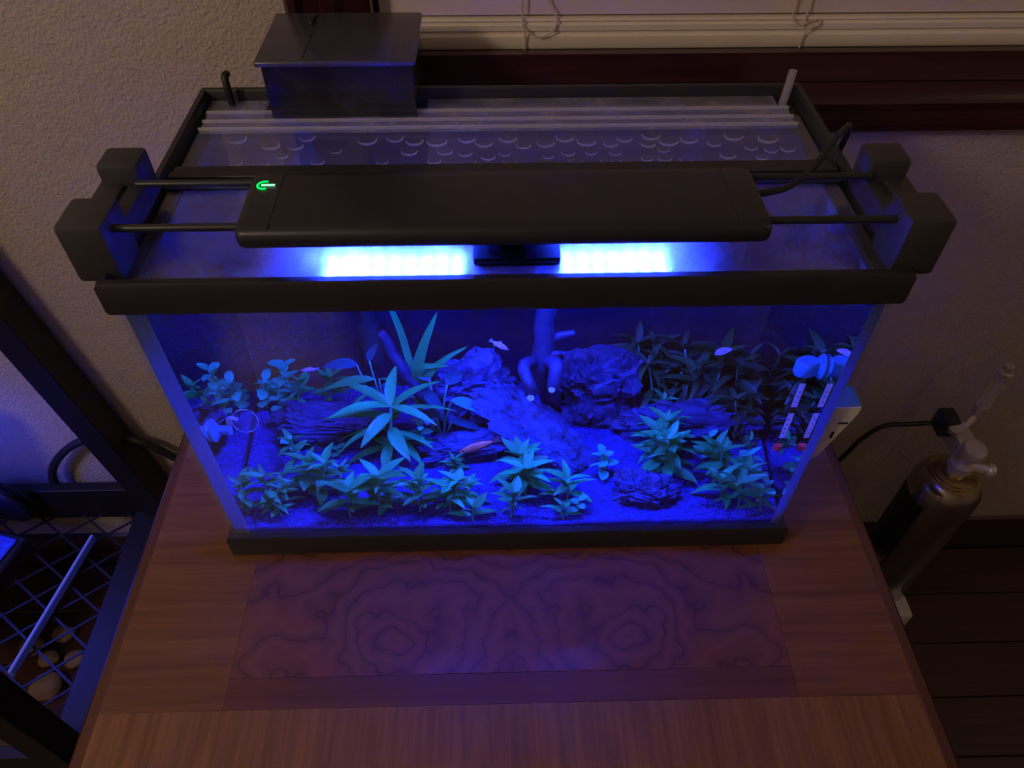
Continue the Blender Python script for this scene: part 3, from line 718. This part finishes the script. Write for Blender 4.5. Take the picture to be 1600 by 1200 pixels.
def bush(name, label, base, h, lean, spread, kind, seed, whorls=None, stems=1, cat='plant'):
    rng = random.Random(seed)
    bx = max(-.240, min(.240, base[0])); by = max(-.118, min(.114, base[1]))
    rt = thing(name, label, cat, (bx, by, sandz(bx, by)-.002))
    L0 = spread*.5
    for s in range(stems):
        sx = 0 if stems == 1 else rng.uniform(-1, 1)*spread*.30; sy = 0 if stems == 1 else rng.uniform(-1, 1)*spread*.18
        x = max(-.241, min(.241, bx+sx)); yv = max(-.119, min(.117, by+sy)); z0 = sandz(x, yv)-.002
        hh = h*(1 if s == 0 else rng.uniform(.55, .95))
        P = smoothpath([(x, yv, z0), (x+lean*.4+rng.uniform(-.002, .002), yv, z0+hh*.5), (max(-.243, min(.243, x+lean)), yv+rng.uniform(-.003, .003), z0+hh*.90)], 5)
        put('stem', tube(P, radii(len(P), [.0013, .0008]), 6), 'stem', parent=rt, smooth='all')
        nw = whorls or max(3, int(hh/.010))
        a0 = rng.random()*PI
        for k in range(nw):
            f = (k+1.0)/nw
            p = P[min(len(P)-1, int((.22+.78*f)*(len(P)-1)))]
            if kind == 'B':
                for q in range(2):
                    add_leaf(rt, p, a0+k*PI/2+q*PI+rng.uniform(-.3, .3), .15+.5*f*f+rng.uniform(-.2, .2), L0*rng.uniform(.55, .75)*(1-.2*f), kind, rng)
            else:
                nlf = 3 if f < 1 else 4
                for q in range(nlf):
                    pitch = (-.05+.45*f+(.35 if f == 1 else 0))+rng.uniform(-.2, .25)
                    add_leaf(rt, p, a0+k*.9+q*2*PI/nlf+rng.uniform(-.3, .3), pitch, L0*rng.uniform(.75, 1.12)*(1-.22*f), kind, rng)
    return rt
A = [
 ((-0.238,-0.096), .052, .004, .041, 'low lance leaved plant in the front left corner of the aquarium'),
 ((-0.224,-0.086), .058, .008, .044, 'second low lance leaved plant from the front left corner'),
 ((-0.207,-0.103), .029, -.003, .035, 'short lance leaved plant tucked before the left front clump'),
 ((-0.190,-0.073), .059, .009, .050, 'tallest lance leaved plant at the right end of the left front clump'),
 ((-0.201,-0.021), .046, .004, .036, 'lance leaved plant standing behind the left front clump'),
 ((-0.138,-0.098), .060, .006, .062, 'pale lance leaved plant alone on the sand right of the left front clump'),
 ((-0.112,-0.094), .025, .003, .035, 'short sprig at the right foot of the pale lone lance leaved plant'),
 ((-0.158,-0.063), .043, .007, .030, 'thin lance leaved sprig behind the pale lone lance leaved plant'),
 ((-0.067,-0.107), .055, .003, .050, 'lance leaved plant at the front, leftmost of the middle row'),
 ((-0.043,-0.092), .049, .006, .044, 'lance leaved plant at the front, second from left in the middle row'),
 ((-0.015,-0.112), .046, .002, .047, 'star shaped lance leaved plant at the front centre of the middle row'),
 ((-0.005,-0.041), .042, .003, .051, 'bushy lance leaved plant beside the foot of the long slab rock'),
 ((0.012,-0.072), .046, .003, .042, 'upright lance leaved plant between the slab rock and the front centre star plant'),
 ((0.037,-0.086), .049, -.001, .056, 'wide lance leaved plant in front of the right end of the slab rock'),
 ((0.050,-0.116), .027, -.002, .035, 'small pale lance leaved plant against the front glass below the wide one'),
 ((-0.050,-0.032), .024, -.000, .030, 'tiny star shaped plant on sand below the red brown fish'),
 ((0.141,-0.011), .057, -.009, .052, 'tall lance leaved plant behind the chunky front rock'),
 ((0.163,-0.040), .066, -.009, .052, 'tall lance leaved plant right behind the chunky front rock'),
 ((0.193,-0.046), .052, -.008, .045, 'lance leaved plant left of the foot of the glass thermometer'),
 ((0.193,-0.095), .045, -.009, .054, 'spreading lance leaved plant near front glass, right of the chunky rock'),
 ((0.222,-0.070), .039, -.005, .036, 'lance leaved plant beneath the glass thermometer'),
 ((0.232,-0.112), .033, -.006, .036, 'lance leaved plant in the front right corner of the aquarium'),
 ((0.233,0.000), .018, -.002, .025, 'tiny lance leaved sprig behind the thermometer foot'),
 ((-0.205,0.086), .042, .007, .038, 'dim lance leaved plant at the back left glass'),
 ((-0.178,0.084), .049, .010, .041, 'dim lance leaved plant at the back, right of the back left one'),
 ((0.156,0.062), .031, -.004, .032, 'small bright two leaved sprig at the back right under the dark bush'),
]
for i, (b, h, le, sp, lab) in enumerate(A):
    bush('lance_leaf_plant', lab, b, h, le, sp*1.35, 'A', 100+i, stems=1 if sp < .043 else 2)
B = [
 ((-0.083,0.007), .049, .002, .026, 'pale round leaved stem plant left of the low flat rock'),
 ((0.090,-0.044), .042, -.004, .030, 'pale round leaved stem plant at the right foot of the long slab rock'),
 ((-0.236,0.100), .054, .006, .038, 'round leaved stem plant in the far back left corner'),
 ((0.197,-0.011), .034, -.007, .026, 'small round leaved plant left behind the thermometer foot'),
 ((0.238,-0.041), .036, -.004, .036, 'bushy round leaved plant beneath the thermometer by the right glass'),
 ((0.240,-0.078), .023, -.004, .027, 'short round leaved plant by the right glass near the front corner'),
 ((0.062,-0.108), .025, .002, .026, 'small round leaved plant at the front glass beside the wide lance plant'),
 ((-0.208,0.013), .025, .003, .026, 'tiny round leaved plant behind the left front clump'),
 ((-0.222,0.080), .040, .003, .029, 'round leaved stem plant in front of the far back left one'),
 ((-0.160,0.000), .020, .001, .022, 'tiny round leaved sprig left of the broad long leaved plant'),
]
for i, (b, h, le, sp, lab) in enumerate(B):
    bush('round_leaf_plant', lab, b, h, le, sp*1.55, 'B', 300+i, stems=1 if sp < .035 else 2, whorls=5 if h > .03 else 3)
E_ = [
 ((0.166,0.080), .075, -.011, .083, 'dark bushy plant at the back, left of the pink leaved one'),
 ((0.198,0.070), .080, -.005, .102, 'dark bushy plant with a pale pink leaf at the back right'),
 ((0.228,0.082), .066, -.006, .090, 'dark bushy plant in the back right corner'),
 ((0.238,0.030), .058, -.012, .070, 'dark bushy plant behind the thermometer at the right glass'),
 ((0.135,0.098), .075, -.007, .084, 'dark bushy plant at the back, leftmost of the back right bushes'),
 ((0.222,0.020), .036, -.005, .056, 'low dark bushy plant left behind the thermometer'),
]
roots = [bush('dark_leaf_plant', lab, b, h, le, sp, 'E', 500+i, stems=3) for i, (b, h, le, sp, lab) in enumerate(E_)]
pr = random.Random(8)
add_leaf(roots[1], (.188, .046, .146), 0.1, .5, .016, 'P', pr, .3, 'pink_leaf')['label'] = 'pale pink rounded leaf'

# long leaved plant left of centre
pr = random.Random(21)
cp = thing('long_leaf_plant', 'large plant with long arching lance leaves left of the centre rocks', 'plant', (-.111, -.003, .046))
P = smoothpath([(-.111, -.003, .046), (-.108, -.003, .085), (-.104, -.003, .118)], 6)
put('stem', tube(P, radii(len(P), [.0022, .0014]), 7), 'stem', parent=cp, smooth='all')
for i, (zf, ya, pi_, L) in enumerate([(.3, 3.4, .05, .052), (.35, .4, .0, .048), (.4, 4.5, -.2, .045), (.5, 2.9, .1, .055), (.55, -.5, .15, .050), (.6, 3.6, .2, .060), (.65, 5.0, -.1, .050), (.7, 1.2, .4, .050), (.8, 3.15, .3, .062), (.85, .15, .25, .060), (.9, 4.2, .0, .050), (.95, .6, .6, .055), (1, 2.6, .55, .055), (1, 3.5, .45, .058), (1, 5.6, .3, .05), (1, 1.6, .9, .05), (.45, 5.6, -.25, .046), (.3, 2.2, .1, .04)]):
    add_leaf(cp, P[min(len(P)-1, int(zf*(len(P)-1)))], ya, pi_, L, 'C', pr)
# pale broad plant behind it
pp = thing('pale_leaf_plant', 'plant with pale spoon shaped leaves at the back left of the tank', 'plant', (-.118, .060, .054))
for (tx, tz, ya, pi_, L, kd) in [(-.136, .136, 3.1, .15, .032, 'O'), (-.124, .140, 1.3, .7, .022, 'O'), (-.122, .118, 3.2, .0, .050, 'C'), (-.118, .118, .1, -.2, .030, 'C'), (-.114, .112, 5.2, .1, .024, 'O'), (-.128, .100, 3.9, .0, .03, 'C')]:
    put('petiole', tube(smoothpath([(-.118, .060, .054), ((tx-.118)/2, .056, tz*.62), (tx, .050, tz)], 5), .0009, 5), 'stem', parent=pp, smooth='all')
    add_leaf(pp, (tx, .050, tz), ya, pi_, L, kd, pr)
# broad leaved plant left of the slab
an = thing('broad_leaf_plant', 'dark plant with broad oval leaves left of the long slab rock', 'plant', (-.062, .030, .048))
for (tx, ty, tz, ya, pi_, L, kd, nm) in [(-.050, .016, .112, -.25, -.12, .034, 'W', 'bright'), (-.078, .022, .124, -.55, -.75, .042, 'O', ''), (-.052, .018, .082, 5.9, .1, .030, 'O', ''), (-.066, .020, .105, 4.4, -.2, .028, 'O', ''), (-.055, .036, .118, .9, .4, .026, 'O', ''), (-.086, .026, .110, 3.5, .1, .028, 'O', ''), (-.070, .032, .126, 2.4, .5, .026, 'O', '')]:
    put('petiole', tube(smoothpath([(-.062, .030, .048), ((tx-.062)/2-.002, (ty+.03)/2, tz*.72), (tx, ty, tz)], 5), .0011, 5), 'stem', parent=an, smooth='all')
    o = add_leaf(an, (tx, ty, tz), ya, pi_, L, kd, pr, .2 if kd == 'W' else None)
    if kd == 'W': o['label'] = 'bright upturned oval leaf'
# ribbon leaved plant
rb = thing('ribbon_leaf_plant', 'plant with tall upright ribbon leaves behind the centre left plants', 'plant', (-.084, .062, .052))
for P, r in (([(-.084, .062, .052), (-.083, .045, .10), (-.080, .032, .140), (-.072, .030, .170), (-.058, .030, .206)], .0050),
             ([(-.084, .062, .052), (-.082, .045, .10), (-.078, .032, .140), (-.066, .030, .146), (-.052, .030, .145)], .0036),
             ([(-.083, .062, .052), (-.079, .048, .10), (-.071, .034, .132), (-.055, .032, .152), (-.034, .030, .168)], .0036),
             ([(-.083, .063, .052), (-.088, .06, .12), (-.094, .06, .17), (-.104, .06, .21)], .0034)):
    p = smoothpath(P, 6); V = []; F = []; n = len(p)
    for i, q in enumerate(p):
        t = i/(n-1); wd = r*(min(1, .25+t*2.2))*(1-t**5)+.0002
        d = (p[min(i+1, n-1)]-p[max(i-1, 0)]).normalized(); side = Vector((d.z, 0, -d.x)).normalized() if abs(d.z)+abs(d.x) > .01 else Vector((1, 0, 0))
        V += [tuple(q-side*wd+Vector((0, -.0008, 0))), tuple(q), tuple(q+side*wd+Vector((0, -.0008, 0)))]
    for i in range(n-1):
        a = i*3; F += [(a, a+1, a+4, a+3), (a+1, a+2, a+5, a+4)]
    put('ribbon_leaf', (V, F), 'leaf', parent=rb, smooth='all')

# ------------------------------------------------------------------ fish
def fish(name, label, head, tail, hgt, body_mat, fin_mat, yawn=0.0):
    h = Vector(head); t = Vector(tail); ax = (t-h); L = ax.length; ax.normalize()
    f = thing(name, label, 'fish', tuple((h+t)/2))
    side = Vector((0, -1, 0)); upv = side.cross(ax).normalized()
    if upv.z < 0: upv = -upv
    side = ax.cross(upv)
    prof = [(0, .02), (.06, .30), (.16, .66), (.30, .95), (.42, 1.0), (.58, .84), (.72, .52), (.80, .32)]
    V = []; F = []; sg = 12
    for s, r in prof:
        for k in range(sg):
            a = 2*PI*k/sg; V.append(tuple(h+ax*L*s+upv*math.sin(a)*r*hgt*.5+side*math.cos(a)*r*hgt*.26))
    for i in range(len(prof)-1):
        for k in range(sg):
            j = (k+1) % sg; F.append((i*sg+k, i*sg+j, (i+1)*sg+j, (i+1)*sg+k))
    F += [tuple(range(sg-1, -1, -1)), tuple((len(prof)-1)*sg+k for k in range(sg))]
    put('body', (V, F), body_mat, parent=f, smooth='all')
    def fin(nm, pts):
        q = [h+ax*L*a+upv*hgt*b for a, b in pts]; n = len(q); d = side*hgt*.012
        V = [tuple(p-d) for p in q]+[tuple(p+d) for p in q]
        F = [tuple(range(n)), tuple(range(2*n-1, n-1, -1))]+[(i, n+i, n+(i+1) % n, (i+1) % n) for i in range(n)]
        put(nm, (V, F), fin_mat, parent=f)
    fin('tail_fin', [(.78, .14), (.90, .30), (1.0, .42), (.95, .02), (1.0, -.40), (.90, -.28), (.78, -.14)])
    fin('dorsal_fin', [(.40, .46), (.50, .74), (.60, .70), (.60, .40)])
    fin('anal_fin', [(.56, -.40), (.62, -.64), (.72, -.52), (.72, -.26)])
    for s in (-1, 1):
        c = h+ax*L*.11+upv*hgt*.08+side*s*hgt*.13
        put('eye', lathe([(hgt*.02, -hgt*.03), (hgt*.07, -.0002), (hgt*.07, hgt*.02), (hgt*.03, hgt*.04)], tuple(c), tuple(side*s), 10), 'eye', parent=f, smooth='all')
fish('fish', 'red brown fish swimming over the low flat rock', (-.046, -.0245, .0690), (-.0065, -.0190, .0835), .0105, 'fishred', 'fishfin')
fish('fish', 'small pinkish blue fish at the back left of the tank', (-.183, .030, .1440), (-.166, .032, .1445), .0042, 'fishblue', 'fishfin2')
fish('fish', 'small bright silvery fish high in the middle, left of the driftwood', (.0015, .012, .1735), (-.0150, .016, .1830), .0058, 'fishblue', 'fishfin2')

# ------------------------------------------------------------------ gear inside the tank
dc = thing('drop_checker', 'glass drop checker on a pale suction cup at the left pane', 'drop checker', (-.235, -.06, .134))
put('suction_cup', lathe([(.0115, -.0005), (.0125, .0012), (.0085, .0040), (.0050, .0055), (.0048, .0130), (.0060, .0135), (.0058, .0155)], (-.2488, -.062, .134), (1, 0, .05), 22), 'cup', parent=dc, smooth=True)
put('glass_bulb', lathe([(.001, -.012), (.006, -.0105), (.0098, -.006), (.0112, 0), (.0098, .006), (.006, .0105), (.001, .012)], (-.2190, -.062, .1450), (0, 0, 1), 20), 'bulbglass', parent=dc, smooth='all', label='clear glass bulb')
put('glass_stem', tube(smoothpath([(-.234, -.062, .134), (-.233, -.062, .143), (-.2315, -.063, .149), (-.228, -.064, .1505), (-.2240, -.064, .148)], 6), .0019, 9), 'clearp', parent=dc, smooth='all', label='curved glass neck')
tm = thing('glass_thermometer', 'glass thermometer with red tip on a pale blue suction cup at the right', 'thermometer', (.235, -.06, .095))
put('glass_tube', tube([(.2385, -.062, .094), (.2372, -.062, .150), (.2350, -.062, .2030)], .0046, 14), 'glass', parent=tm, smooth=True)
put('scale_card', box(.2357, .2407, -.0632, -.0628, .1520, .1800), 'pinkcard', parent=tm)
put('scale_card', box(.2362, .2412, -.0632, -.0628, .1120, .1440), 'pinkcard', parent=tm)
for z in (.118, .124, .130, .136, .158, .164, .170): put('scale_mark', box(.2372, .2390, -.06345, -.06325, z, z+.0009), 'ink', parent=tm)
put('red_weight', tube([(.2386, -.062, .0955), (.2384, -.062, .1015)], .0040, 12), 'red', parent=tm, smooth=True, label='red weight at the foot of the tube')
put('suction_cup', join(lathe([(.0120, 0), (.0125, .0015), (.0090, .0045), (.0055, .0065), (.0055, .0085)], (.2489, -.062, .1985), (-1, 0, 0), 20), lathe([(.0085, -.0075), (.0098, -.005), (.0098, .005), (.0085, .0075)], (.2360, -.062, .1985), (0, 0, 1), 18)), 'cup', parent=tm, smooth=True, label='pale suction cup and collar')

# ------------------------------------------------------------------ CO2 bottle on the floor to the right
CXC, CYC = .642, .122
ct = thing('gas_bottle', 'polished steel gas bottle with regulator on the floor right of the table', 'gas bottle', (CXC, CYC, FZ))
c0 = (CXC, CYC, 0)
put('cylinder', lathe([(.040, FZ), (.046, FZ+.004), (.048, FZ+.012), (.048, -.285), (.0465, -.272), (.042, -.260), (.034, -.251), (.022, -.246), (.014, -.244)], c0, seg=48), 'steel', parent=ct, smooth=True)
def wrap(a0, a1, z0, z1, r, n=16):
    V = []; F = []
    for i in range(n+1):
        a = math.radians(a0+(a1-a0)*i/n)
        for rr in (r, r+.0006):
            for z in (z0, z1): V.append((CXC+rr*math.cos(a), CYC+rr*math.sin(a), z))
    for i in range(n):
        a = i*4; b = a+4
        F += [(a+2, b+2, b+3, a+3), (a, a+1, b+1, b), (a+1, a+3, b+3, b+1), (a, b, b+2, a+2)]
    F += [(0, 2, 3, 1), (n*4, n*4+1, n*4+3, n*4+2)]
    return V, F
put('bottle_label', wrap(150, 218, -.430, -.295, .0482), 'label', parent=ct, label='black label')
put('bottle_sticker', wrap(165, 212, -.500, -.445, .0482), 'greylabel', parent=ct, label='grey sticker')
for r, z in ((.036, -.2515), (.032, -.2485), (.028, -.2455)):
    put('shoulder_ring', lathe([(r-.0012, z-.0015), (r+.0008, z), (r+.0008, z+.001), (r-.0012, z+.0016)], c0, seg=40), 'brass', parent=ct, smooth=True)
put('valve', join(lathe([(.013, -.245), (.013, -.232), (.017, -.231), (.017, -.222), (.011, -.221), (.011, -.205)], c0, seg=20), tube([(CXC, CYC, -.225), (CXC+.033, CYC-.012, -.225)], .007, 14), lathe([(.009, 0), (.0105, .002), (.0105, .008), (.009, .010)], (CXC+.030, CYC-.011, -.225), (1, -.35, 0), 16)), 'brushed', parent=ct, smooth=True)
put('knob', lathe([(.012, 0), (.0165, .003), (.0170, .012), (.0155, .0145), (.0150, .0165), (.002, .0165)], (CXC+.004, CYC+.002, -.207), (.03, -.15, 1), 26), 'brushed', parent=ct, smooth=True)
put('regulator_body', join(box(CXC-.013, CXC+.013, CYC+.010, CYC+.044, -.222, -.192, .003), lathe([(.010, 0), (.011, .002), (.011, .012), (.009, .014)], (CXC-.013, CYC+.034, -.190), (-.2, -.3, 1), 18)), 'brushed', parent=ct, smooth=True)
put('solenoid', box(CXC-.032, CXC-.008, CYC+.030, CYC+.060, -.205, -.172, .004), 'black', parent=ct, smooth=True)
bcx, bcy = .6625, .172
put('counter_base', lathe([(.0075, -.178), (.0075, -.163), (.0100, -.1625), (.0100, -.156)], (bcx, bcy, 0), seg=16), 'brushed', parent=ct, smooth=True)
put('counter_cap', lathe([(.0095, -.101), (.0095, -.091), (.006, -.0895), (.006, -.080)], (bcx, bcy, 0), seg=16), 'brushed', parent=ct, smooth=True)
put('counter_glass', tube([(bcx, bcy, -.156), (bcx, bcy, -.1010)], .0088, 18, False), 'clearp', parent=ct, smooth=True, label='clear bubble counter tube')
put('counter_foot', tube([(CXC, CYC+.036, -.197), (bcx, bcy, -.178)], .006, 12), 'brushed', parent=ct, smooth=True)
put('gas_tube', tube(smoothpath([(bcx, bcy, -.080), (.6660, .185, -.074), (.652, .196, -.079), (.6254, .20, -.0800), (.601, .20, -.0970), (.592, .20, -.1400), (.598, .20, -.2100), (.600, .20, -.2900), (.5885, .20, -.3477), (.561, .20, -.3732), (.52, .19, -.38)], 6), .0011, 6), 'faint', parent=ct, smooth='all', label='thin clear gas tube')
put('power_cable', tube(smoothpath([(CXC-.030, CYC+.046, -.190), (.60, .166, -.188), (.567, .163, -.186), (.530, .160, -.186), (.507, .158, -.212), (.495, .155, -.240), (.47, .15, -.30), (.44, .15, -.40), (.43, .15, -.52), (.44, .14, FZ+.004)], 6), .0034, 8), 'cable', parent=ct, smooth='all')
wb = thing('white_adapter_block', 'white plastic block standing on floor between table and gas bottle', 'adapter', (.655, .07, FZ))
put('body', box(.630, .6790, .050, .090, FZ+.0008, -.555, .005, 3), 'whitecard', parent=wb, smooth=True)
put('socket_slot', box(.650, .652, .0494, .0498, -.590, -.575), 'ink', parent=wb)

# ------------------------------------------------------------------ black rack at the left, with a second lit tank
rk = thing('metal_rack', 'black metal rack with diamond mesh shelf left of the table', 'rack', (-.76, 0, FZ))
RX1, RX0, RY0, RY1, SZ = -.556, -1.06, -.186, .192, -.40
def bar(a, b, wd, hd, bev=.001):
    a = Vector(a); b = Vector(b); d = (b-a); L = d.length
    q = d.to_track_quat('Z', 'Y').to_matrix().to_4x4()
    v, f = box(-wd/2, wd/2, -hd/2, hd/2, 0, L, bev, 1)
    return [tuple(q @ Vector(p)+a) for p in v], f
put('post', box(RX1-.018, RX1+.018, RY0-.018, RY0+.018, FZ+.001, .30, .001, 1), 'rack', parent=rk)
put('post', join(bar((-.5455, RY1-.002, -.40), (-.640, RY1-.002, .34), .046, .036), box(RX1-.016, RX1+.020, RY1-.020, RY1+.016, FZ+.001, -.385, .001, 1)), 'rack', parent=rk, label='rear right post leaning outwards')
put('post', box(RX0-.018, RX0+.018, RY0-.018, RY0+.018, FZ+.001, .30, .001, 1), 'rack', parent=rk)
put('post', box(RX0-.018, RX0+.018, RY1-.018, RY1+.018, FZ+.001, .30, .001, 1), 'rack', parent=rk)
put('rail', box(RX0, RX1, RY1-.012, RY1+.004, SZ-.010, -.335, .001, 1), 'rack', parent=rk)
put('rail', box(RX0, RX1, RY0-.008, RY0+.008, SZ-.010, SZ+.030, .001, 1), 'rack', parent=rk)
put('rail', box(RX1-.034, RX1+.014, RY0, RY1, SZ-.008, SZ+.004, .001, 1), 'rack', parent=rk)
put('rail', box(RX0-.012, RX0+.034, RY0, RY1, SZ-.008, SZ+.004, .001, 1), 'rack', parent=rk)
mx = []
p = .052; r = .0016
import itertools
k = -20
for s in (1, -1):
    c = -1.6
    while c < 1.6:
        # line x*s + y = c clipped to the shelf
        pts = []
        for x in (RX0+.02, RX1-.02):
            yv = (c-s*(x+.8))*.75
            if RY0 <= yv <= RY1: pts.append((x, yv))
        for yv in (RY0, RY1):
            x = (c-yv/.75)/s-.8
            if RX0+.02 < x < RX1-.02: pts.append((x, yv))
        if len(pts) >= 2:
            a, b = pts[0], pts[1]
            if math.hypot(a[0]-b[0], a[1]-b[1]) > .01:
                mx.append(bar((a[0], a[1], SZ-.001+.0008*s), (b[0], b[1], SZ-.001+.0008*s), .0034, .0016, 0))
        c += p*1.35
put('mesh_shelf', join(*mx), 'rack', parent=rk, kind='stuff')
t2 = thing('second_aquarium', 'second small aquarium glowing blue at the left picture edge', 'aquarium', (-.80, .06, SZ+.002))
Rz = Matrix.Rotation(math.radians(-17), 4, 'Z'); c2 = Vector((-.730, .118, 0))
def rotbox(x0, x1, y0, y1, z0, z1, bev=0.001):
    v, f = box(x0, x1, y0, y1, z0, z1, bev, 1); return [tuple(Rz @ Vector((a[0], a[1], 0))+c2+Vector((0, 0, a[2]))) for a in v], f
put('bottom_rim', rotbox(-.245, .006, -.205, .006, SZ+.003, SZ+.030, .004), 'black', parent=t2, smooth=True)
put('glass_tank', rotbox(-.240, 0, -.20, 0, SZ+.026, -.095), 'glass', parent=t2)
put('sand_bed', rotbox(-.236, -.004, -.196, -.004, SZ+.0305, SZ+.036, .002), 'litsand', parent=t2, label='sand bed lit bright blue')
put('light_bar', rotbox(-.230, -.020, -.140, -.060, -.020, -.008, .002), 'barm', parent=t2)
put('top_rim', rotbox(-.245, .005, -.205, .005, -.10, -.08, .004), 'black', parent=t2, smooth=True)
gp = thing('glass_strip', 'thin glass strip with blue glow painted on its edge on the mesh shelf', 'glass', (-.655, .02, SZ+.002))
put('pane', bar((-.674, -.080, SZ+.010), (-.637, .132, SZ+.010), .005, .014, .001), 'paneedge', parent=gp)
lamp('blue_strip_fill', 'AREA', (-.79, .05, -.125), 0.7, (0.03, 0.06, 1.0), 0.08, (0, math.radians(-22), 0))  # added blue fill for the glass strip and the sand bed
rc = put('power_cable', tube(smoothpath([(-.46, .196, -.315), (-.5000, .198, -.272), (-.5333, .199, -.2400), (-.575, .199, -.2290), (-.6100, .199, -.2340), (-.6500, .199, -.2600), (-.6850, .199, -.3000), (-.6990, .198, -.3400), (-.6880, .197, -.3700), (-.67, .196, -.42)], 6), .0062, 10), 'cable', smooth='all')
tag(rc, 'thick black cable looping behind the leaning rack post', 'cable')
bk = put('cable_reel', lathe([(.020, -.014), (.042, -.012), (.044, -.006), (.030, -.004), (.030, .004), (.044, .006), (.042, .012), (.020, .014)], (-.765, .170, -.345), (.2, 1, .1), 24), 'cable', smooth=True)
tag(bk, 'round black cable reel on the rear rail of the rack', 'reel')
SP = [((-.742, -.018), .026, 'tan stone on the floor under the mesh shelf, nearest the front post'), ((-.751, .073), .018, 'tan stone on the floor under the mesh shelf, farthest back'), ((-.795, .052), .020, 'tan stone under the mesh shelf, beside the second aquarium'), ((-.716, .028), .018, 'small tan stone under the mesh shelf, nearest the table'), ((-.760, .030), .017, 'small tan stone in the middle of those under the shelf'), ((-.785, -.098), .032, 'large tan stone at the bottom left, outside the front rack post')]
for i, ((x, yv), r, lab) in enumerate(SP):
    bm = bmesh.new(); bmesh.ops.create_icosphere(bm, subdivisions=3, radius=1)
    V = []
    for v in bm.verts:
        d = 1+.18*noise.noise(v.co*1.7+Vector((i*5, 0, 0))); V.append((x+v.co.x*r*d, yv+v.co.y*r*.85*d, FZ+r*.62+v.co.z*r*.62*min(d, 1.0)))
    bm.verts.index_update(); F = [[v.index for v in f.verts] for f in bm.faces]; bm.free()
    tag(put('tan_stone', (V, F), 'stone', smooth='all'), lab, 'stone')
